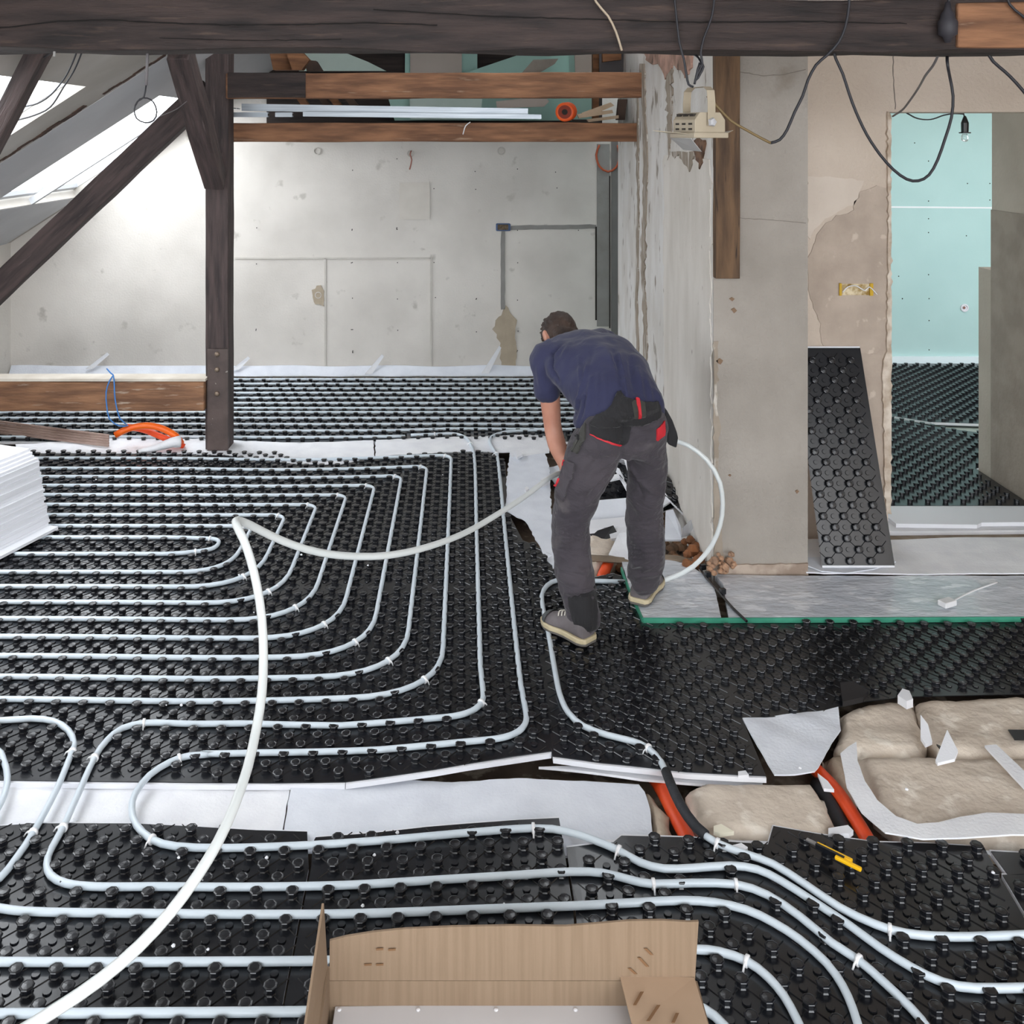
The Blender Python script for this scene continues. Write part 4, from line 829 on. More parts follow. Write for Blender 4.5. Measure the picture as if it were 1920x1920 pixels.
loft('plank', [(978,137),(1000,112),(1047,110),(1040,120),(1010,137)], 7.3, mat('grey_plank', (150,142,132), (120,112,104), .8, 6), 'short grey plank end poking out over the upper joist', .04, 'plank')
for i, (p, z, l) in enumerate((([(505,97),(535,96),(556,116),(550,131),(512,131)], 7.2, 'leftmost'), ([(536,97),(566,97),(580,112),(566,131),(548,131)], 7.1, 'middle'), ([(570,112),(592,114),(604,133),(575,133)], 7.15, 'rightmost'))):
    loft('plank', p, z, M_pl if i < 2 else M_pld, l+' broken brown plank end above the upper joist', .1, 'plank')
for i, x in enumerate((549, 590, 610, 640)):
    loft('plank', [(x,176),(x+14,176),(x+38,206),(x+22,206)], 7.3-.05*i, M_pl if i % 2 == 0 else M_pld, 'slanting brown plank between the joists, %s from the left' % ['first','second','third','fourth'][i], .08, 'plank')
loft('timber_block', [(1112,60),(1123,60),(1123,224),(1112,224)], 7.4, M_pl, 'brown upright timber at the right end of the loft', .08, 'timber')
loft('slate_board', [(1124,60),(1204,60),(1204,140),(1124,140)], 7.3, mat('slate_grey_board', (96,92,94), (76,72,74), .7, 4), 'dark slate board in the right corner of the loft', .03)
loft('timber_block', [(1130,60),(1165,60),(1165,112),(1130,116)], 7.25, M_pl, 'short brown timber piece in the right corner of the loft', .06, 'timber')
for i, (p, l) in enumerate((([(1090,212),(1145,192),(1152,198),(1100,220)], 'topmost'), ([(1082,214),(1148,206),(1150,212),(1086,222)], 'middle'), ([(1100,224),(1160,216),(1160,222),(1104,229)], 'lowest'))):
    loft('wood_offcut', p, 6.95-.03*i, mat('pale_lath_%d' % i, (186,164,140), (160,138,112), .8, 8), l+' pale lath of the small heap by the orange spool', .04, 'offcut')
loft('timber_block', [(1160,186),(1176,186),(1172,225),(1156,225)], 7.1, M_pld, 'dark timber stub leaning in the right corner between the joists', .05, 'timber')
M_galv = mat('galvanised_steel', (178,184,190), (156,163,170), .35, 8, metallic=.5, stretch=(.3,8,8))
def stud(x0, y0, x1, y1, Z, h, label):
    a = W(x0, y0, Z); b = W(x1, y1, Z); d = (b-a).normalized(); up = Vector((0, 0, 1)); mb = MB(); c = (a+b)/2; L = (b-a).length/2
    mb.obox(c, d*L, (0, .0008, 0), up*h/2)
    for s in (-1, 1):
        mb.obox(c+up*s*h/2+Vector((0, .02, 0)), d*L, (0, .02, 0), up*.0008); mb.obox(c+up*s*(h/2-.004)+Vector((0, .04, 0)), d*L, (0, .0008, 0), up*.004)
    for k in (-.25, .25): mb.obox(c+up*h*k+Vector((0, -.002, 0)), d*L, (0, .0015, 0), up*.003)
    return build(mb, 'metal_stud', M_galv, label=label, category='metal stud', group='galvanised studs on the lower joist')
stud(453, 201, 990, 210, 6.80, .048, 'upper galvanised stud, the one starting well right of the post')
stud(568, 214, 1015, 219, 6.74, .030, 'front galvanised stud reaching furthest right')
stud(395, 215, 502, 215, 6.74, .032, 'short galvanised stud end reaching left past the post')
stud(516, 215, 548, 215, 6.735, .030, 'very short galvanised stud piece between the two front ones')
tubeobj('metal_lath', [(392,200,6.78),(420,201,6.78),(450,204,6.78)], .012, mat('perforated_steel', (150,154,158), (60,60,62), .4, 90, (.45,.5), metallic=.5), 'perforated metal strip end left of the post', 'metal strip', 6, flat=.3)
sp = empty('cable_spool', W(1059, 224, 6.70), 'orange ribbed conduit roll standing on the lower joist', 'conduit roll')
ax = Vector((0.25, 1, 0.05)).normalized(); c = W(1059, 210, 6.66)
for k in range(5):
    mb = MB(); mb.lathe(c+ax*.03*k, [(.052, 0), (.066, .006), (.066, .018), (.052, .024), (.046, .012)], 24, ax); build(mb, 'coil_ring', mat('orange_ribbed', (236,96,30), (214,78,22), .5, 10) if k == 0 else bpy.data.materials['orange_ribbed'], parent=sp, smooth=True)
mb = MB(); mb.lathe(c-ax*.0015, [(.047, 0), (.047, .001), (.030, .0015)], 24, ax); build(mb, 'ribbed_mouth', mat('shaded_orange_inside', (128,42,16), rough=.7), parent=sp)  # darker orange paints in the shade inside the mouth of the roll
mb = MB(); mb.lathe(c-ax*.0035, [(.020, 0), (.018, .001)], 20, ax); build(mb, 'core_shade_disc', M_void, parent=sp)  # closed dark disc, painted shade of the hollow core
mb = MB(); mb.lathe(c+ax*.02, [(.04, 0), (.036, .1)], 20, ax); build(mb, 'inner_tube', mat('dark_orange_inside', (170,52,14), rough=.6), parent=sp, smooth=True)
tubeobj('wire_hook', [(882,229,6.66),(873,236,6.65),(868,252,6.66)], .004, M_white, 'short white wire hooked over the lower joist', 'wire', 6, .02)
# ---------------------------------------------------------------- cables and hanging things
Zc = 3.59
tubeobj('cable', [(1100,-40,Zc),(1118,4,Zc),(1140,30,Zc),(1155,60,Zc),(1166,95,Zc)], .0045, mat('beige_cable', (176,160,140), rough=.6), 'beige cable hanging in front of the tie beam above the right wall', 'cable', 6)
tubeobj('cable', [(277,93,3.76),(276,120,3.76),(274,160,3.76)], .006, M_gwire, 'grey conduit rod hanging below the tie beam at the left', 'conduit', 8)
tubeobj('cable', [(274,160,3.76),(270,182,3.76),(258,190,3.76),(252,205,3.76),(256,222,3.76),(272,230,3.76),(288,226,3.76),(294,210,3.76),(288,192,3.76),(276,184,3.76),(262,186,3.76),(254,198,3.76)], .003, M_wire, 'thin dark wire ring hanging from the grey rod at the left', 'wire', 6)
tubeobj('cable', [(300,218,4.2),(330,205,4.5),(350,190,5.0)], .002, M_gwire, 'thin grey wire end behind the wire ring', 'wire', 6)
tubeobj('cable', [(146,92,4.3),(135,120,4.4),(120,148,4.5),(95,178,4.6),(70,194,4.65),(45,200,4.69)], .004, M_wire, 'upper of two dark wires drooping across the near skylight', 'cable', 6)
tubeobj('cable', [(156,92,4.3),(140,130,4.4),(120,162,4.5),(95,200,4.6),(65,216,4.65),(33,225,4.69)], .004, M_wire, 'lower of two dark wires drooping across the near skylight', 'cable', 6)
tubeobj('cable', [(101,95,4.2),(85,106,4.3),(50,115,4.4),(18,118,4.5),(5,128,4.6),(-8,140,4.6)], .0035, M_wire, 'dark wire with branches in the top left corner under the beam', 'cable', 6)
tubeobj('cable', [(22,95,4.3),(16,118,4.4),(6,130,4.5),(-10,150,4.6)], .004, M_wire, 'dark wire hanging closest to the top left corner', 'cable', 6)
tubeobj('cable', [(40,95,4.5),(34,115,4.55),(30,145,4.6)], .003, M_wire, 'short dark wire stub beside the steep strut', 'cable', 6)
tubeobj('hook', [(102,88,3.72),(102,106,3.72)], .005, mat('zinc_hook', (170,168,166), rough=.4), 'small metal hook under the tie beam at the left', 'hook', 8)
hc = tubeobj('rope', [(1262,-30,Zc),(1268,30,Zc),(1274,80,Zc),(1282,110,Zc),(1287,140,Zc),(1291,158,Zc),(1300,163,Zc)], .0045, M_wire, 'left dark cord holding the lamp heater', 'rope', 6)
tubeobj('rope', [(1342,-30,Zc),(1335,30,Zc),(1320,70,Zc),(1314,100,Zc),(1317,120,Zc),(1308,138,Zc),(1306,150,Zc),(1312,140,Zc),(1319,125,Zc),(1312,118,Zc),(1305,145,Zc),(1302,158,Zc)], .0045, M_wire, 'right dark cord with a knot holding the lamp heater', 'rope', 6)
tubeobj('rope', [(1290,98,3.8),(1305,104,3.76),(1313,114,3.7),(1316,126,3.62)], .004, M_wire, 'short dark cord between the beam and the knot', 'rope', 6)
tubeobj('cable', [(1326,180,3.59),(1345,200,3.59),(1370,226,3.585),(1400,244,3.59),(1425,258,3.59),(1445,268,3.59)], .005, mat('brown_cable', (120,100,66), rough=.6), 'brownish cable end leading from the lamp heater', 'cable', 8)
tubeobj('cable', [(1445,268,3.59),(1462,262,3.59),(1476,243,3.59),(1490,210,3.59),(1505,180,3.59),(1515,150,3.59),(1530,122,3.59),(1550,104,3.59),(1572,80,3.585),(1585,50,3.585),(1592,10,3.585),(1592,-30,3.585)], .0055, M_wire, 'black cable rising from the lamp heater lead over the tie beam', 'cable', 8)
tubeobj('cable', [(1562,90,3.76),(1567,110,3.76),(1580,138,3.76),(1592,175,3.76),(1605,210,3.76),(1625,252,3.76),(1650,290,3.76),(1675,318,3.76),(1700,336,3.76),(1722,339,3.76),(1742,328,3.76),(1758,300,3.76),(1772,260,3.76),(1784,220,3.76),(1787,180,3.76),(1781,145,3.76),(1776,115,3.7),(1777,90,3.98),(1777,72,3.585)], .0058, M_wire, 'black cable drooping in a deep loop in front of the doorway', 'cable', 8)
tubeobj('cable', [(1762,97,3.76),(1750,122,3.85),(1735,142,4.1),(1722,165,4.5),(1705,190,4.7),(1692,206,4.9),(1674,218,5.04)], .005, M_gwire, 'grey cable slanting to the upper left corner of the doorway', 'cable', 8)
tubeobj('cable', [(1848,92,3.76),(1862,115,3.76),(1885,135,3.76),(1905,155,3.76),(1935,190,3.76)], .0065, M_wire, 'black cable drooping off the right edge above the doorway', 'cable', 8)
tubeobj('cable', [(1880,-30,3.585),(1893,8,3.585),(1915,28,3.585),(1940,50,3.585)], .005, M_wire, 'black cable at the top right corner on the beam', 'cable', 8)
tubeobj('cable', [(1700,212,5.3),(1720,222,5.4),(1745,224,5.5),(1770,216,5.6),(1790,213,5.6),(1807,214,5.6)], .004, M_wire, 'thin dark cables bunched under the doorway lintel', 'cable', 6)
pc = empty('cable_connector', W(1777, 72, 3.585), 'dark rubber plug connector hanging on the right part of the beam', 'connector')
mb = MB(); mb.lathe(W(1777, 80, 3.585), [(.010, 0), (.018, .02), (.033, .03), (.035, .075), (.026, .09), (.024, .105), (.014, .12), (.008, .15)], 16); build(mb, 'plug_body', mat('dark_rubber', (52,50,56), rough=.6), parent=pc, smooth=True)
mb = MB(); mb.tube([W(1778, 14, 3.585), W(1780, -10, 3.585), W(1782, -40, 3.585)], .006, 8); build(mb, 'cable_tail', M_wire, parent=pc, smooth=True)
bu = empty('hanging_bulb', W(1809, 264, 5.6), 'bare light bulb in a black holder hanging in the doorway', 'light bulb')
mb = MB(); mb.lathe(W(1809, 250, 5.6), [(.018, 0), (.032, .0), (.032, .006), (.020, .008), (.021, .06), (.012, .085), (.006, .1)], 14); build(mb, 'bulb_holder', M_blk, parent=bu, smooth=False)
mb = MB(); mb.lathe(W(1809, 266, 5.6), [(.004, 0), (.016, .005), (.021, .020), (.018, .035), (.012, .048)], 16)
build(mb, 'glass_bulb', mat('bulb_glass', (235,240,240), rough=.05, trans=.9, alpha=.55), parent=bu, smooth=True)
mb = MB(); mb.tube([W(1809, 220, 5.6), W(1806, 212, 5.6)], .004, 6); build(mb, 'flex', M_wire, parent=bu)
for k, (pts, zz, nm, lb_) in enumerate((([(1124,272,8.56),(1118,290,8.56),(1124,312,8.56),(1140,322,8.56),(1155,314,8.56),(1161,295,8.56),(1158,272,8.56)], 0, 'conduit_loop', 'orange flexible conduit loop on the far wall under the lower joist'),)):
    tubeobj(nm, pts, .009, mat('dull_orange', (176,84,50), rough=.6), lb_, 'conduit', 8)
tubeobj('wire_end', [(771,283,8.55),(769,290,8.50),(772,300,8.5),(768,318,8.5)], .006, mat('reddish_wire', (168,110,96), rough=.6), 'short reddish wire end sticking out of the far wall', 'wire', 6)
jx = empty('junction_box', W(943, 434, 8.57), 'blue socket box set in the chased channel on the far wall', 'socket box')
mb = MB(); a = W(930, 433, 8.56); b = W(957, 419, 8.56); mb.box(a.x, b.x, 8.545, 8.575, a.z, b.z); build(mb, 'box_rim', mat('blue_plastic', (60,86,130), rough=.5), parent=jx, bevel=.008)
mb = MB(); a = W(933, 431, 8.54); b = W(953, 421, 8.54); mb.box(a.x, b.x, 8.538, 8.548, a.z, b.z); build(mb, 'box_inside', mat('dusty_inside', (120,104,84), (80,68,54), .9, 60), parent=jx)
# lamp heater hung from the beam
M_hb = mat('beige_enamel', (176,164,144), (166,154,134), .5, 8); M_hd = mat('heater_slot', (52,46,40), rough=.8)
ht = empty('lamp_heater', W(1300, 262, 3.6), 'beige metal lamp heater with bracket hanging on two cords', 'heater')
c = W(1301, 236, 3.6); u = Vector((.78, .62, 0)).normalized(); v = Vector((-.62, .78, 0)).normalized(); up = Vector((0, 0, 1))
# u = along the long front face (towards right-back), v = depth (towards left-back); seen faces: -v (right front) and -u (left)
prof = [(-.075, -.035), (.075, -.035), (.075, .02), (.05, .052), (-.05, .052), (-.075, .02)]
u = Vector((.94, .34, 0))*.86; v = Vector((-.34, .94, 0))*.86; up = up*.86; hl = .085
mb = MB(); mb.prism([c+u*(a+.025)-v*hl+up*(b+.005) for a, b in prof], v*hl*2); hou = build(mb, 'housing', M_hb, parent=ht, bevel=.002)
mb = MB(); mb.obox(c+u*.025-up*.040, u*.085, v*.095, up*.012); build(mb, 'reflector_rim', M_hb, parent=ht, bevel=.003)
mb = MB()
for j in range(2):
    for i in range(3): mb.obox(c-u*.0508+v*(-.05+.05*i)+up*(.008-.022*j), u*.001, v*.013, up*.004)
for i in range(3): mb.obox(c-u*.037+v*(-.05+.05*i)+up*.046, u*.009, v*.014, up*.006)
build(mb, 'vent_slots', M_hd, parent=hou, kind='stuff')
mb = MB(); brk = [c-v*.095-up*.0, c-v*.095+up*.10, c-v*.088+up*.150, c-v*.06+up*.167, c+v*.06+up*.167, c+v*.088+up*.150, c+v*.095+up*.10, c+v*.095-up*.0]
brk = [p+u*.025 for p in brk]
for a, b in zip(brk, brk[1:]):
    nrm = (b-a).cross(u).normalized()*.0015; mb.prism([a-u*.019, a+u*.019, b+u*.019, b-u*.019], nrm)
build(mb, 'bracket', M_hb, parent=ht)
mb = MB(); mb.lathe(c+u*.025-v*.098+up*.015, [(.018, 0), (.014, .01), (.005, .012)], 5, -v); build(mb, 'wing_knob', mat('grey_knob', (176,176,180), rough=.5), parent=ht)
mb = MB(); mb.prism([c+u*-.05-v*.06-up*.056, c+u*-.05+v*.11-up*.050, c+u*.02+v*.11-up*.105, c+u*-.0-v*.06-up*.11], -u*.0025); build(mb, 'reflector_flap', mat('grey_reflector', (172,170,168), rough=.4), parent=ht)
mb = MB(); mb.prism([c-u*.06+v*.06-up*.036, c-u*.06-v*.06-up*.036, c-u*.16+v*.04-up*.022, c-u*.17+v*.05-up*.022], up*.002); build(mb, 'left_flap', M_hb, parent=ht)
mb = MB(); mb.prism([c+u*.11-v*.06-up*.040, c+u*.11+v*.06-up*.040, c+u*.20+v*.0-up*.020], up*.002); build(mb, 'right_flap', M_hb, parent=ht)
# ---------------------------------------------------------------- pipe clips
def clip(p, d, label, r=.0125, group=None):
    d = d.normalized(); mb = MB(); mb.lathe(p-d*.005, [(r, 0), (r+.0025, .001), (r+.0025, .009), (r, .010)], 12, d)
    s = d.cross(Vector((0, 0, 1))).normalized(); s = s if s.y < 0 else -s
    q = p+Vector((0, 0, r*.6))+s*r*.6; mb.tube([q, q+s*.012-Vector((0, 0, .006)), q+s*.02-Vector((0, 0, .018))], .0028, 6)
    return build(mb, 'pipe_clip', M_clip, smooth=True, label=label, category='clip', group=group)
def clip_px(x, y, label, group=None):
    t = G(x, y, PH+.004); best = min(range(1, len(PIPES)-1), key=lambda i: (PIPES[i].x-t.x)**2+(PIPES[i].y-t.y)**2)
    d = PIPES[best+1]-PIPES[best-1]
    if d.length > .4 or d.length < 1e-6: d = Vector((1, 0, 0))
    clip(PIPES[best].copy(), d, label, group=group)
ordn = ['second','third','fourth','fifth','sixth','seventh','eighth','ninth']
clip_px(400, 1005, 'white clip at the upper bend of the innermost hairpin'); clip_px(371, 1030, 'white clip at the lower bend of the innermost hairpin')
for i, (x, y) in enumerate(((463,985),(528,962),(585,940),(640,920),(697,903),(750,887),(797,870),(840,853))): clip_px(x, y, 'white clip at the upper right bend of the %s pipe loop from the inside' % ordn[i], 'clips on the upper bends')
for i, (x, y) in enumerate(((463,1086),(510,1113),(557,1145),(617,1178),(671,1214),(741,1250),(805,1290),(884,1325))): clip_px(x, y, 'white clip at the lower right bend of the %s pipe loop from the inside' % ordn[i], 'clips on the lower bends')
for x, y, l in ((272,1353,'on the pipe where it starts bending to the foam strip'), (178,1414,'on the second pipe just above the foam strip'), (127,1412,'on the first full pipe bend just above the foam strip'), (331,1415,'on the wide round loop above the foam strip'),
                (58,1553,'at the left edge of the front field below the foam strip'), (113,1548,'on the double bend where it enters the front field'), (281,1566,'on the wide round loop below the foam strip'), (1012,1575,'on the top pipe behind the right half of the box'),
                (1158,1608,'on the second curving pipe left of the black sleeve'), (1216,1420,'just above the black sleeve'), (1355,1592,'just below the black sleeve'), (1227,1668,'on the third curving pipe, left one of two'), (1364,1665,'on the third curving pipe, right one of two'),
                (1660,1740,'on the upper curving pipe at the right'), (1600,1790,'on the steep stretch of the curving pipe at the right'), (1402,1807,'on the pipe curving down beside the box'), (930,853,'where the right middle pipe leaves the far foam strip'), (887,836,'where the left middle pipe leaves the far foam strip'),
                (809,817,'on the front pipe of the far field near its bend')):
    clip_px(x, y, 'white clip '+l)
mb = MB()                       # tiny foam crumbs sprinkled over the panels
for x, y in ((340,1322),(312,1322),(335,1608),(500,1608),(325,1773),(390,1780),(135,1780),(620,1614),(702,1603),(680,1698),(945,1695),(1020,1697),(890,1557),(1020,1558),(745,1561),(1862,1636),(1700,1480),(448,1078),(520,1098),(476,1148),(565,1040),(510,1010),(690,1060),(830,890),(860,885),(1500,1440),(180,899),(268,899),(380,880),(1300,1442)):
    c = G(x, y, .02); r = random.uniform(.003, .007); mb.lathe(c, [(r*.6, -r*.5), (r, 0), (r*.5, r*.6)], 5)
build(mb, 'foam_crumbs', M_foam, label='tiny white foam crumbs scattered over the black panels', category='crumbs', kind='stuff')
bit([(1014,905+0),(1024,900),(1030,908),(1018,914)], .02, .02, 'small white foam cube on the ragged foam sheet left of the worker')
bit([(983,922),(988,918),(992,922),(987,926)], .02, .02, 'tiny white foam cube left of the bigger one')
bit([(964,852),(974,848),(980,856),(970,862)], .02, .015, 'white foam crumb at the corner of the middle panel')
# ---------------------------------------------------------------- worker bending over, seen from behind
def V(*a): return Vector(a)
def ell_loft(mb, secs, n=20, cap=True):
    """secs: (centre, half-width vector, half-depth vector)"""
    vs = []; fs = []; m = len(secs)
    for c, a, b in secs:
        for k in range(n): t = k*2*math.pi/n; vs.append(c+a*math.cos(t)+b*math.sin(t))
    for i in range(m-1):
        for k in range(n): fs.append((i*n+k, i*n+(k+1) % n, (i+1)*n+(k+1) % n, (i+1)*n+k))
    if cap: fs += [tuple(range(n))[::-1], tuple((m-1)*n+k for k in range(n))]
    mb.add(vs, fs)
def limb(mb, pts, n=16, side=None, sub=4):
    """pts: (centre, rx, ry) ; smooth interpolation; round cross-sections perpendicular to the path"""
    P = [Vector(p[0]) for p in pts]; R = [(p[1], p[2] if len(p) > 2 else p[1]) for p in pts]; C = []; RR = []
    for i in range(len(P)-1):
        p0 = P[max(i-1, 0)]; p1 = P[i]; p2 = P[i+1]; p3 = P[min(i+2, len(P)-1)]
        for j in range(sub):
            t = j/sub; C.append(.5*((2*p1)+(p2-p0)*t+(2*p0-5*p1+4*p2-p3)*t*t+(3*p1-p0-3*p2+p3)*t**3))
            s = t*t*(3-2*t); RR.append((R[i][0]*(1-s)+R[i+1][0]*s, R[i][1]*(1-s)+R[i+1][1]*s))
    C.append(P[-1]); RR.append(R[-1]); secs = []; m = len(C)
    sd = side or V(1, 0, 0)
    for i in range(m):
        t = (C[min(i+1, m-1)]-C[max(i-1, 0)]).normalized(); a = (sd-t*sd.dot(t)).normalized(); b = t.cross(a).normalized()
        secs.append((C[i], a*RR[i][0], b*RR[i][1]))
    # rounded ends
    def endcap(i, sgn):
        c, a, b = secs[i]; t = (C[i]-C[i-sgn*-1 if False else (1 if i == 0 else m-2)]).normalized(); r = min(a.length, b.length)
        return [(c+t*r*math.sin(f), a*math.cos(f), b*math.cos(f)) for f in (.5, .95, 1.3)]
    secs = endcap(0, -1)[::-1]+secs+endcap(m-1, 1); ell_loft(mb, secs, n)
def ball(mb, c, rx, ry, rz_, rot=None, n=18):
    c = Vector(c); Rm = rot or Matrix.Identity(3); secs = []
    for i in range(1, n):
        f = math.pi*i/n; secs.append((c+Rm @ V(0, 0, rz_*math.cos(f)), Rm @ V(rx*math.sin(f), 0, 0), Rm @ V(0, ry*math.sin(f), 0)))
    ell_loft(mb, secs, n)
def skin(o, vox, smooth=6, fac=.5):
    r = o.modifiers.new('join', 'REMESH'); r.mode = 'VOXEL'; r.voxel_size = vox; r.use_smooth_shade = True
    if smooth: s = o.modifiers.new('smooth', 'SMOOTH'); s.iterations = smooth; s.factor = fac
    return o
def clothtex(name, size, kind='CLOUDS'):
    t = bpy.data.textures.new(name, kind); t.noise_scale = size
    if kind == 'CLOUDS': t.noise_depth = 2
    return t
def cloth(name, c1, c2, scale=3, fold=.5, fscale=(7, 7, 2.2), rough=.85, dirt=None, dt=(.62, .72)):
    """woven cloth with soft folds"""
    m = mat(name, c1, c2, rough, scale, (.35, .65), sheen=.15, c3=dirt, s3=7, t3=dt); nt = m.node_tree; N = nt.nodes; L = nt.links
    tc = N.new('ShaderNodeTexCoord'); mp = N.new('ShaderNodeMapping'); mp.inputs['Scale'].default_value = fscale; L.new(tc.outputs['Object'], mp.inputs[0])
    n1 = N.new('ShaderNodeTexNoise'); n1.inputs['Scale'].default_value = 1.6; n1.inputs['Detail'].default_value = 3; n1.inputs['Distortion'].default_value = 1.2; L.new(mp.outputs[0], n1.inputs[0])
    b1 = N.new('ShaderNodeBump'); b1.inputs['Strength'].default_value = fold; b1.inputs['Distance'].default_value = .05; L.new(n1.outputs[0], b1.inputs['Height'])
    L.new(b1.outputs[0], N['Principled BSDF'].inputs['Normal']); return m
M_skin = mat('warm_skin', (206,150,128), (192,132,110), .5, 8, (.35,.65), .1, 120)
M_shirt = cloth('navy_cotton', (46,48,80), (38,40,70), 3, .15, (6,6,3))
M_trs = cloth('charcoal_work_cloth', (70,64,70), (54,49,56), 4, .45, (4,4,9), dirt=(92,86,88))
M_tblk = cloth('black_reinforcement', (30,29,32), (22,21,24), 6, .4, dirt=(70,66,64), dt=(.7,.76))
M_olive = cloth('dark_olive_cloth', (58,57,52), (48,47,43), 6, .3)
M_redc = mat('red_trim_cloth', (204,40,52), (180,30,42), .7, 12)
M_hair = mat('short_brown_hair', (70,52,42), (42,30,25), .6, 12, (.35,.65), .8, 60, stretch=(1,1,1))
M_suede = mat('grey_suede', (112,106,108), (92,86,88), .85, 10, (.35,.65), .3, 60)
M_sdark = mat('dark_grey_toecap', (74,78,80), (60,64,66), .7, 10); M_sole = mat('sand_coloured_sole', (206,192,160), (186,172,140), .6, 12); M_tread = mat('grey_tread', (98,94,90), rough=.8)
M_lace = mat('light_laces', (206,200,190), rough=.8)
up = V(0, 0, 1)
# joints
hipC = W(1166, 800, 4.14)
Lleg = [(W(1128,815,4.13), .108, .115), (W(1108,860,4.11), .112, .112), (W(1090,905,4.10), .102, .105), (W(1073,960,4.11), .084, .092), (W(1070,1010,4.12), .080, .086), (W(1077,1070,4.10), .080, .086), (W(1086,1120,4.07), .073, .080), (W(1092,1145,4.05), .070, .076), (W(1094,1158,4.04), .069, .075)]
Rleg = [(W(1208,812,4.16), .094, .112), (W(1213,860,4.18), .088, .105), (W(1212,910,4.20), .080, .096), (W(1207,965,4.23), .078, .088), (W(1211,1010,4.25), .082, .088), (W(1212,1050,4.28), .080, .084), (W(1208,1072,4.30), .072, .078), (W(1208,1084,4.31), .070, .076)]
man = empty('person', (G(1120,1150).x, 4.1, .02), 'worker in navy t-shirt and charcoal trousers bending over, seen from behind', 'person')
# torso line from belt to neck
T = [(W(1168,786,4.13), V(.170, 0, 0), .115), (W(1160,752,4.16), V(.174, .01, .02), .122), (W(1137,712,4.26), V(.190, .03, .035), .128), (W(1112,682,4.37), V(.198, .06, .03), .122), (W(1088,664,4.47), V(.186, .08, .01), .105), (W(1070,656,4.54), V(.13, .07, 0), .085), (W(1062,652,4.58), V(.07, .04, 0), .06)]
def torso_secs(grow=0.0, lo=0, hi=None):
    S_ = T[lo:hi]; out = []
    for i, (c, a, d) in enumerate(S_):
        t = (S_[min(i+1, len(S_)-1)][0]-S_[max(i-1, 0)][0]).normalized(); a = a-t*a.dot(t); b = t.cross(a).normalized()
        out.append((c, a.normalized()*(a.length+grow), b*(d+grow)))
    return out
shL = W(1022, 668, 4.43); shR = V(.66, 4.63, 1.11)
elL = W(1036, 797, 4.43); wrL = W(1058, 872, 4.34); elR = V(.665, 4.70, .83); wrR = V(.575, 4.52, .655)
neck = W(1063, 650, 4.58); hc_ = W(1050, 633, 4.68)
# face direction: down, forward and a little to the left
fd = V(-.30, .50, -.81).normalized(); cr = V(-.10, .82, .56); cr = (cr-fd*cr.dot(fd)).normalized(); sd = fd.cross(cr).normalized()
HR = Matrix((sd, fd, cr)).transposed()            # local x = side, y = face, z = crown
def H(x, y, z): return hc_+HR @ V(x, y, z)
mb = MB()
S_ = torso_secs(-.022); ell_loft(mb, S_)
limb(mb, [(T[5][0]*.5+T[4][0]*.5, .09, .07), (neck, .062, .06), (H(0, -.025, -.07), .056, .058)])
ball(mb, H(0, 0, .02), .074, .094, .098, HR); ball(mb, H(0, .030, -.045), .058, .066, .066, HR); ball(mb, H(0, .06, -.088), .03, .026, .024, HR)
ball(mb, H(0, .098, -.02), .014, .022, .024, HR); ball(mb, H(0, .086, -.052), .026, .012, .008, HR); ball(mb, H(0, .084, -.064), .022, .012, .008, HR)
ball(mb, H(0, .082, .018), .05, .014, .012, HR)
for s in (-1, 1):
    ball(mb, H(.077*s, .0, -.01), .010, .020, .032, HR); ball(mb, H(.084*s, -.006, .004), .008, .017, .02, HR)
    ball(mb, H(.030*s, .082, .0), .014, .012, .009, HR)
limb(mb, [(T[4][0]-sd*0+V(-.08, 0, -.02), .07), (shL, .052), (W(1030,735,4.43), .047, .050), (elL, .040, .044), (W(1044,832,4.40), .042, .043), (wrL, .026, .032)], side=V(1, .3, 0))
limb(mb, [(T[4][0]+V(.06, .06, 0), .07), (shR, .050), ((shR+elR)/2, .048), (elR, .040), ((elR+wrR)/2, .042), (wrR, .026, .030)], side=V(1, .3, 0))
def hand(mb, wr, ct, axis, back, mir):
    """fist closed round a pipe: ct = point on the pipe, axis = pipe direction, back = towards the back of the hand"""
    axis = axis.normalized(); back = (back-axis*back.dot(axis)).normalized(); fw = axis.cross(back).normalized()
    if (ct-wr).dot(fw) < 0: fw = -fw
    palm = ct+back*.030-fw*.012
    limb(mb, [(wr, .026, .022), (palm-fw*.030, .030, .020), (palm, .038, .016), (palm+fw*.018, .036, .014)], side=axis, sub=3)
    for i, (o_, L) in enumerate(((-.030, .88), (-.010, 1.0), (.010, .95), (.029, .78))):
        q = palm+fw*.026+axis*o_
        limb(mb, [(q, .0098), (q+(fw*.026+back*-.008)*L, .0092), (q+(fw*.022+back*-.038)*L, .0086), (q+(-fw*.006+back*-.046)*L, .0078)], n=8, side=axis, sub=3)
    q = palm-axis*.034*mir-fw*.02
    limb(mb, [(q, .013), (q-axis*.012*mir+fw*.006-back*.024, .0105), (q-axis*.006*mir+fw*.020-back*.046, .0095), (q+fw*.030-back*.052, .008)], n=8, side=axis, sub=3)
pA = W(1040, 890, 4.22); pB = V(.46, 4.33, .61); pC = V(.56, 4.45, .60)
paxis = (pC-pA).normalized()
hl = pA.lerp(pC, .45); hr = pC+paxis*.03
hand(mb, wrL, hl, paxis, V(.1, -.6, .75), 1); hand(mb, wrR, hr, paxis, V(.1, .5, .8), -1)
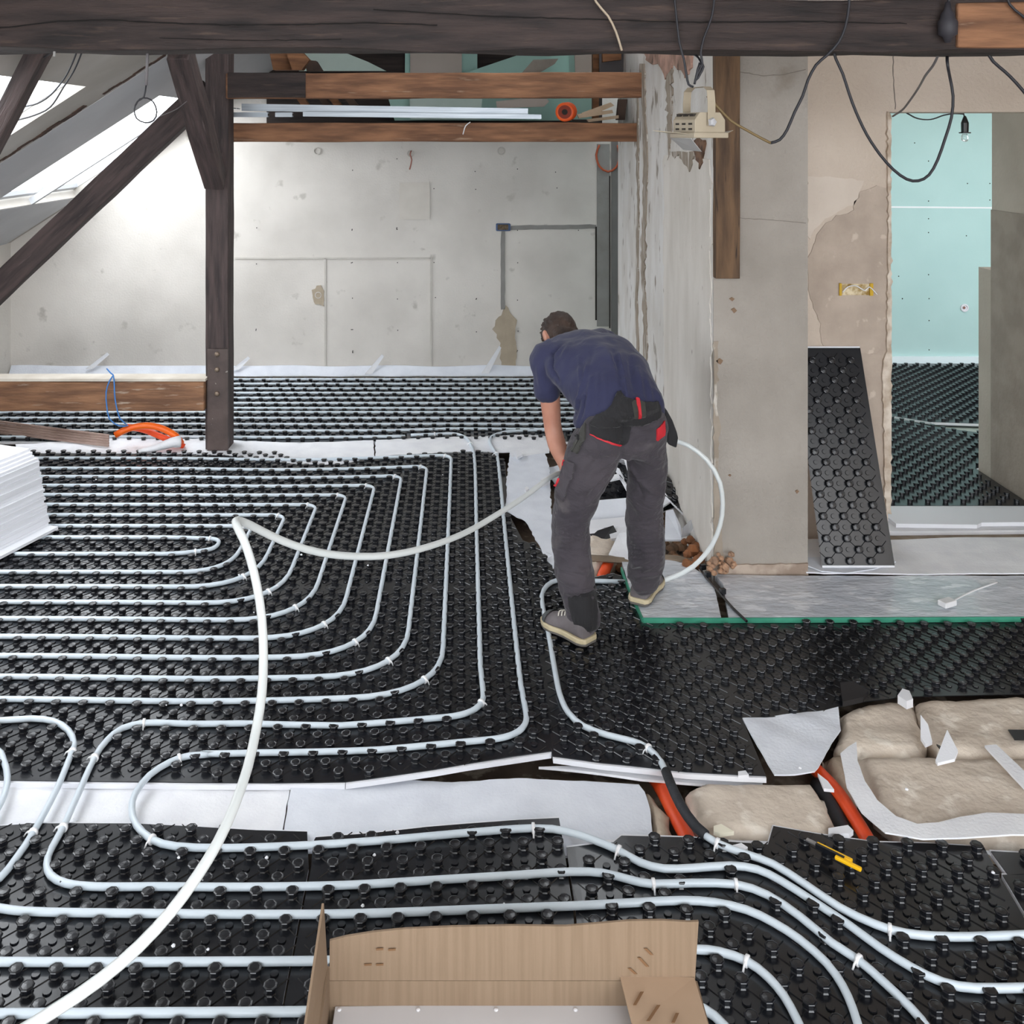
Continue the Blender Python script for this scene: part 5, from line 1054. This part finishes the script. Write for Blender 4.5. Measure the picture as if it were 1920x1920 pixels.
# hips and legs inside the trousers, so that the body is one figure
ell_loft(mb, [(hipC+V(0,0,.06), V(.145,0,0), V(0,.09,0)), (hipC, V(.155,0,0), V(0,.1,0)), (hipC-V(0,0,.07), V(.12,0,0), V(0,.08,0))])
for Lg in (Lleg, Rleg): limb(mb, [(c, a*.72, b*.72) for c, a, b in Lg])
build(mb, 'body', M_skin, parent=man); skin(bpy.data.objects['body'], .0065, 4)
# hair: cap over crown and back of the head
mb = MB(); ball(mb, H(0, -.012, .030), .082, .094, .100, HR); ball(mb, H(0, .04, .085), .058, .05, .034, HR); ball(mb, H(0, -.055, -.035), .062, .042, .055, HR)
for k in range(90):
    f = random.uniform(0, 2*math.pi); g = random.uniform(-.3, 1.4); q = V(math.cos(f)*math.cos(g)*.083, math.sin(f)*math.cos(g)*.095-.012, math.sin(g)*.1+.03)
    if q.y > .05 and q.z < .05: continue
    d = HR @ V(q.x*.6, q.y+.03, q.z*.5+.03).normalized(); p = H(*q); limb(mb, [(p-d*.006, .010, .007), (p+d*.003+HR @ V(0, .014, .006), .007, .005)], n=6, sub=1)
hr_ = build(mb, 'hair', M_hair, parent=man); skin(hr_, .0045, 2)
# t-shirt
mb = MB(); S_ = torso_secs(.006, 1, 6); c0, a0, b0 = S_[0]
flare = []
n0 = len(mb.v); ell_loft(mb, [(W(1161,770,4.145), V(.192, .0, .02), V(.0, .148, .02)), (W(1160,764,4.15), V(.190, .0, .022), V(.0, .146, .02))]+S_+[(neck, V(.062, .03, 0), V(0, .03, .06))], 28)
hc0 = W(1161,770,4.145)
for k in range(56):       # the hem: low at the left, drawn up at the small of the back
    p = Vector(mb.v[n0+k]); s_ = max(-1, min(1, (p.x-hc0.x)/.192)); f_ = 1 if k < 28 else .45
    kx = [(-1,-.045),(-.49,-.012),(-.13,.034),(.03,.086),(.23,.058),(.58,.040),(1,.03)]
    dz = -.05
    if p.y < hc0.y:
        for (xa, ya), (xb, yb_) in zip(kx, kx[1:]):
            if xa <= s_ <= xb: dz = ya+(yb_-ya)*(s_-xa)/(xb-xa)
    mb.v[n0+k] = (p.x, p.y, p.z+dz*f_)
limb(mb, [(T[4][0]+V(-.04, -.02, 0), .088, .09), (W(1026,672,4.43), .078, .085), (W(1027,705,4.42), .066, .072), (W(1027,733,4.42), .060, .066)], side=V(1, .3, 0))
limb(mb, [(T[4][0]+V(.04, .06, 0), .088, .09), (shR, .075), (shR.lerp(elR, .4), .066), (shR.lerp(elR, .6), .062)], side=V(1, .3, 0))
# soft folds running from the shoulder blades down to the hem
for (x1, y1, x2, y2, r) in ((1062,700,1092,780,.016), (1082,690,1118,782,.013), (1160,660,1176,748,.016), (1186,690,1212,752,.013), (1105,700,1140,772,.012), (1050,650,1074,740,.014), (1215,722,1240,752,.018), (1140,672,1150,745,.012)):
    def onback(x, y):
        best = None
        for c, a, b in S_:
            px = CX+c.x*F/c.y; d = abs(CY+(CH-c.z)*F/c.y-y)
            if best is None or d < best[0]: best = (d, c, a, b)
        _, c, a, b = best; P_ = W(x, y, c.y-.10); return P_
    a_ = onback(x1, y1); b_ = onback(x2, y2)
shirt = build(mb, 'tshirt', M_shirt, parent=man); skin(shirt, .009, 5)
tx = clothtex('shirt_folds', .11); dsp = shirt.modifiers.new('folds', 'DISPLACE'); dsp.texture = tx; dsp.strength = .028; dsp.mid_level = .5; dsp.texture_coords = 'LOCAL'
s2 = shirt.modifiers.new('smooth2', 'SMOOTH'); s2.iterations = 3
def refold(o, segs):
    """freeze the joined surface and press wrinkles into the side seen from behind"""
    bpy.context.view_layer.update(); dg = bpy.context.evaluated_depsgraph_get(); M = WM[o.name]; Mi = M.inverted()
    ev = o.evaluated_get(dg); me = bpy.data.meshes.new_from_object(ev); S2 = []
    for x1, y1, x2, y2, w, h in segs: S2.append((x1, y1, x2-x1, y2-y1, max(1, (x2-x1)**2+(y2-y1)**2), w, h))
    nrm = [v.normal.copy() for v in me.vertices]
    for v, n_ in zip(me.vertices, nrm):
        if n_.y > .35: continue
        p = M @ v.co; px = CX+p.x*F/p.y; py = CY+(CH-p.z)*F/p.y; d = 0
        for x1, y1, dx, dy, L2, w, h in S2:
            t = ((px-x1)*dx+(py-y1)*dy)/L2; tc = max(0, min(1, t)); q = (px-x1-tc*dx)**2+(py-y1-tc*dy)**2
            if q < 9*w*w: d += h*math.exp(-q/(w*w))*(.35+.65*math.sin(math.pi*max(.08, min(.92, tc))))
        v.co += n_*d*min(1, (.35-n_.y)/.5)
    o.modifiers.clear(); o.data = me; me.polygons.foreach_set('use_smooth', [True]*len(me.polygons)); me.update()
refold(shirt, [(1086,668,1088,728,2.6,0.0102),(1104,672,1094,712,2.6,0.0119),(1094,712,1080,768,3,0.0136),(1108,708,1098,778,3,0.0119),(1121,700,1118,770,3,0.0085),(1134,700,1136,750,3,0.0068),
    (1150,658,1164,700,4,-0.0153),(1160,664,1170,712,3,0.0170),(1170,712,1177,748,3.2,0.0170),(1164,700,1168,742,3.5,-0.0136),(1180,664,1190,735,4.5,-0.0153),(1196,690,1205,745,4,0.0119),(1214,715,1222,752,4,0.0102),(1226,730,1240,752,4,0.0119),
    (1090,735,1078,785,2.6,-0.0136),(1100,742,1086,790,2.4,-0.0119),(1080,752,1096,740,3,0.0102),(1056,645,1036,662,2.6,-0.0170),(1036,662,1034,690,2.6,-0.0170),(1034,690,1048,716,2.6,-0.0170),(1060,640,1040,668,3,0.0085),(1070,640,1052,672,3,0.0068),(1008,690,1012,725,3,0.0068),(1018,680,1024,728,3,-0.0068),
    (1150,742,1163,728,3,-0.0102),(1140,655,1150,690,5,0.0068),(1112,655,1100,690,5,-0.0068)])
# trousers
mb = MB()
ell_loft(mb, [(W(1166,728,4.22), V(.140, .0, .03), V(0, .095, .03)), (W(1170,752,4.16), V(.150, .0, .03), V(0, .105, .02)), (W(1168,775,4.14), V(.170, 0, .02), V(0, .122, .02)), (W(1168,800,4.13), V(.186, 0, .01), V(0, .138, .0)), (W(1167,826,4.13), V(.188, 0, 0), V(0, .135, 0)), (W(1166,848,4.14), V(.16, 0, 0), V(0, .11, 0))], 28)
limb(mb, Lleg, 20); limb(mb, Rleg, 20)
ball(mb, W(1130,822,4.06), .095, .085, .11); ball(mb, W(1206,818,4.10), .085, .08, .105)
tr = build(mb, 'trousers', M_trs, parent=man); skin(tr, .0085, 4)
d2 = tr.modifiers.new('folds', 'DISPLACE'); t2 = clothtex('trouser_folds', .07); d2.texture = t2; d2.strength = .026; d2.mid_level = .5; d2.texture_coords = 'LOCAL'
s3 = tr.modifiers.new('smooth2', 'SMOOTH'); s3.iterations = 2
sg = []
for k in range(9):
    y = 958+k*8; sg += [(1042, y, 1072, y+7, 2.2, 0.0093), (1070, y+9, 1102, y+3, 2.2, 0.0085), (1042, y+4, 1100, y+10, 2.2, -0.0085)]
for k in range(9):
    y = 970+k*9; sg += [(1180, y+5, 1212, y, 2.3, 0.0085), (1208, y+6, 1242, y-2, 2.3, 0.0093), (1182, y+9, 1240, y+3, 2.3, -0.0085)]
sg += [(1160,850,1120,885,3.5,0.0136),(1158,862,1108,915,3.5,0.0136),(1152,874,1102,945,3.5,0.0136),(1145,880,1092,950,3,-0.0136),(1130,850,1085,900,4,-0.0102),(1178,862,1196,900,3,0.0136),(1196,900,1236,932,3,0.0136),(1182,880,1205,930,3,-0.0119),
       (1190,850,1240,880,3,0.0102),(1215,845,1244,862,3,0.0102),(1166,790,1165,852,3,-0.0170),(1060,1112,1124,1104,2.5,0.0170),(1062,1120,1122,1112,3,-0.0136),(1178,1082,1238,1076,2.5,0.0136),(1180,1066,1215,1050,3,0.0119),(1200,1074,1240,1050,3,0.0102),(1070,1060,1100,1075,4,0.0085),(1050,1085,1090,1100,4,0.0085),(1100,1030,1110,1090,3,0.0068)]
refold(tr, sg)
from mathutils.bvhtree import BVHTree
bpy.context.view_layer.update(); dg = bpy.context.evaluated_depsgraph_get()
def surface(o):
    ev = o.evaluated_get(dg); me = ev.to_mesh(); M = WM[o.name]; vs = [M @ v.co for v in me.vertices]; fs = [tuple(p.vertices) for p in me.polygons]; ev.to_mesh_clear()
    return BVHTree.FromPolygons(vs, fs)
BV = surface(tr)
def both():
    V_ = []; F_ = []
    for o in (tr, shirt):
        me = o.data; M = WM[o.name]; k = len(V_); V_ += [M @ v.co for v in me.vertices]; F_ += [tuple(i+k for i in p.vertices) for p in me.polygons]
    return BVHTree.FromPolygons(V_, F_)
BV2 = both()
def patch(name, px, m, Zs=4.0, off=.004, th=.003, label=None, par=None, cell=.011, BV=BV):
    """cloth piece following the surface of the trousers"""
    pts = [W(x, y, Zs) for x, y in px]; poly = [(p.x, p.z) for p in pts]
    bm = sheet(poly, lambda a, b: 0, .0005, cell); bm.normal_update()
    bmesh.ops.delete(bm, geom=[f for f in bm.faces if f.normal.z < .5], context='FACES')
    pos = []; nr = []
    for v in bm.verts:
        v.index = len(pos); o_ = V(v.co.x, 3.4, v.co.y); hit = BV.ray_cast(o_, V(0, 1, 0))
        if hit[0] is None or hit[0].y > Zs+.16: hit = BV.find_nearest(V(v.co.x, Zs+.05, v.co.y))
        n_ = hit[1]; n_ = n_ if n_.y < 0 else -n_; pos.append(hit[0].copy()); nr.append(n_.copy())
    bm.verts.index_update(); nb_ = [[e.other_vert(v).index for e in v.link_edges] for v in bm.verts]
    for it in range(3): pos = [pos[i_]*.5+sum((pos[k] for k in nb_[i_]), V(0, 0, 0))/len(nb_[i_])*.5 if nb_[i_] else pos[i_] for i_ in range(len(pos))]
    mb = MB(); fs = [tuple(v.index for v in f.verts) for f in bm.faces]; n0 = len(pos)
    top = [p+q*off for p, q in zip(pos, nr)]; bot = [p+q*(off-th-.006) for p, q in zip(pos, nr)]
    bd = [(e.verts[0].index, e.verts[1].index) for e in bm.edges if len(e.link_faces) == 1]
    mb.add(top+bot, fs+[tuple(i_+n0 for i_ in f[::-1]) for f in fs]+[(a, b, b+n0, a+n0) for a, b in bd]); bm.free()
    b2 = bmesh.new(); me = bpy.data.meshes.new('t'); me.from_pydata(mb.v, [], mb.f); b2.from_mesh(me); bpy.data.meshes.remove(me); bmesh.ops.recalc_face_normals(b2, faces=b2.faces[:])
    return build(b2, name, m, parent=par or man, label=label, smooth=False)
trp = tr
patch('waistband', [(1104,796),(1122,781),(1138,772),(1150,760),(1157,746),(1163,738),(1170,742),(1180,750),(1195,755),(1212,758),(1240,761),(1246,780),(1240,792),(1205,801),(1160,802),(1118,800)], M_tblk, 4.02, .011, label='black stretch waistband', par=tr, BV=BV2)
patch('seat_reinforcement', [(1104,796),(1160,800),(1186,802),(1178,826),(1168,836),(1140,826),(1106,814)], M_tblk, 4.0, .006, par=tr, label='dusty black seat panel')
patch('red_piping', [(1107,814),(1140,826),(1168,835),(1166,840),(1138,830),(1107,818)], M_redc, 3.98, .010, par=tr, label='thin red piping')
patch('belt_tab', [(1184,757),(1212,760),(1212,784),(1187,784)], M_olive, 4.0, .015, par=tr, BV=BV2)
patch('belt_stripe', [(1195,757),(1204,758),(1204,784),(1197,784)], M_redc, 3.98, .018, par=tr, cell=.005, BV=BV2, label='red and grey belt stripe')
patch('red_corner', [(1230,806),(1250,796),(1251,812),(1248,822),(1229,828)], M_redc, 4.02, .008, par=tr, label='red corner of the back pocket')
patch('holster_pocket', [(1084,802),(1104,800),(1100,828),(1086,862),(1066,852),(1071,826)], M_olive, 3.98, .010, par=tr, label='dark olive holster pocket')
patch('pocket_loop', [(1070,820),(1080,821),(1088,834),(1070,832)], M_tblk, 3.98, .016, par=tr)
patch('hem_guard', [(1066,1128),(1096,1118),(1121,1112),(1122,1150),(1120,1184),(1080,1186),(1070,1150)], M_tblk, 3.98, .005, par=tr, label='black guard at the left trouser hem')
patch('cargo_pocket', [(1046,868),(1082,874),(1076,900),(1068,912),(1060,945),(1040,925)], M_trs, 4.0, .014, th=.006, par=tr)
patch('red_flash', [(1044,862),(1050,868),(1058,884),(1050,880)], M_redc, 4.0, .018, par=tr)
patch('red_flash', [(1045,903),(1051,905),(1048,924),(1042,922)], M_redc, 4.0, .022, par=tr)
# pouch hanging at the right hip
mb = MB(); P = [W(x, y, 4.12) for x, y in ((1244,766),(1250,768),(1262,790),(1270,812),(1272,822),(1269,841),(1253,834),(1250,800))]; mb.prism(P, (.0, .06, .0))
build(mb, 'tool_pouch', M_tblk, parent=man, bevel=.008, label='black tool pouch on the right hip')
# shoes
def shoe(heel, toe, h=.105, w=.042, lift=0.0, name='shoe'):
    heel = Vector(heel); toe = Vector(toe); d = (toe-heel); d.z = 0; L = d.length; d.normalize(); s = V(-d.y, d.x, 0); z0 = heel.z
    prof = [(0, .60, .045), (.03, .88, .085), (.12, 1.0, .102), (.28, .94, .112), (.42, .88, .098), (.56, .94, .082), (.70, 1.08, .068), (.84, 1.02, .060), (.94, .76, .052), (1.0, .38, .038)]
    ring = lambda t, ww, hh, zb, zt, k=1: None
    secs = []
    for t, ww, hh in prof:
        c = heel+d*t*L; secs.append((c, ww*w, hh))
    mb = MB(); n = 16; vs = []; fs = []
    for c, ww, hh in secs:
        for k in range(n):
            a = math.pi*k/(n-1); vs.append(c+s*ww*math.cos(a)*(1 if math.sin(a) < .5 else .98)+up*(.022+(hh-.022)*math.sin(a)**.75))
    m = len(secs)
    for i in range(m-1):
        for k in range(n-1): fs.append((i*n+k, i*n+k+1, (i+1)*n+k+1, (i+1)*n+k))
        fs.append((i*n+n-1, i*n, (i+1)*n, (i+1)*n+n-1))
    fs += [tuple(range(n))[::-1], tuple((m-1)*n+k for k in range(n))]; mb.add(vs, fs)
    o = build(mb, name, M_suede, parent=man, smooth=True, label='grey suede work shoe with sand-coloured sole')
    sub = o.modifiers.new('soft', 'SUBSURF'); sub.levels = sub.render_levels = 1
    def plate(nm, z0_, z1_, g, m_, t0=0, t1=1):
        mb = MB(); pts = [(t, ww) for t, ww, hh in prof if t0 <= t <= t1]; pl = [heel+d*(t*L+(-.008 if t == 0 else .006 if t == 1 else 0))+s*(ww*w+g) for t, ww in pts]+[heel+d*(t*L+(-.008 if t == 0 else .006 if t == 1 else 0))-s*(ww*w+g) for t, ww in pts[::-1]]
        mb.prism([p+up*z0_ for p in pl], up*(z1_-z0_)); return build(mb, nm, m_, parent=o, bevel=.004)
    plate('sole', .010, .030, .005, M_sole); plate('tread', 0, .011, .003, M_tread)
    mb = MB()
    for i, (t, ww, hh) in enumerate(prof[5:]):
        c = heel+d*t*L
        for k in range(n): a = math.pi*k/(n-1); mb.v.append(tuple(c+s*(ww*w+.002)*math.cos(a)+up*(.024+(hh-.020)*math.sin(a)**.75)))
    mm = 5
    for i in range(mm-1):
        if i < 2: continue
        for k in range(n-1): mb.f.append((i*n+k, i*n+k+1, (i+1)*n+k+1, (i+1)*n+k))
    mb.f.append(tuple((mm-1)*n+k for k in range(n)))
    build(mb, 'toe_cap', M_sdark, parent=o, smooth=True)
    mb = MB()
    for i, t in enumerate((.46, .53, .60)):
        c = heel+d*t*L; hh = .100-.10*(t-.46)
        mb.tube(catmull([c+s*.026+up*(hh-.016), c+s*.012+up*(hh-.002)+d*.006, c-s*.012+up*(hh-.002)-d*.004, c-s*.026+up*(hh-.016)], .008), .0032, 6)
    build(mb, 'laces', M_lace, parent=o, smooth=True)
    return o
hL = G(1106, 1206, .030); tL = G(1022, 1165, .030); shoe((hL.x, hL.y, .027), (tL.x, tL.y, .027), w=.049)
hR = G(1196, 1133, .030); tR = V(hR.x+.13, hR.y+.235, .03); shoe((hR.x, hR.y, .027), tR, w=.048)
# ---------------------------------------------------------------- the loose pipe: ring behind the worker, through his hands, long loop to the foreground
ring = [G(1228,1093,.036), W(1262,1082,4.54), W(1300,1062,4.50), W(1336,1020,4.47), W(1354,965,4.45), W(1350,905,4.44), W(1325,862,4.46), W(1290,835,4.48), W(1262,826,4.52), V(.86, 4.55, .72), V(.72, 4.52, .66)]
air = [(1035,893,4.19),(985,930,3.95),(930,966,3.70),(870,1000,3.45),(800,1026,3.22),(730,1041,3.05),(660,1043,2.92),(600,1036,2.82),(550,1022,2.74),(505,1003,2.66),(468,984,2.58),(445,976,2.52),(443,984,2.47),(456,1010,2.44),(470,1050,2.42),(482,1100,2.38),(491,1160,2.34),(494,1230,2.28),(491,1300,2.20),(480,1370,2.12),(464,1440,2.03),(440,1510,1.94),(408,1580,1.86),(368,1645,1.80),(320,1710,1.75),(260,1775,1.71),(190,1835,1.68),(110,1890,1.66),(20,1945,1.66),(-80,2000,1.68)]
P = catmull(ring+[hr+V(0,0,0), hl]+[W(*p) for p in air], .04)
mb = MB(); mb.tube(P, .0105, 12); build(mb, 'loose_pipe', M_pipe_air, smooth=True, label='long white loose pipe held by the worker, looping from the wall to the foreground', category='pipe')
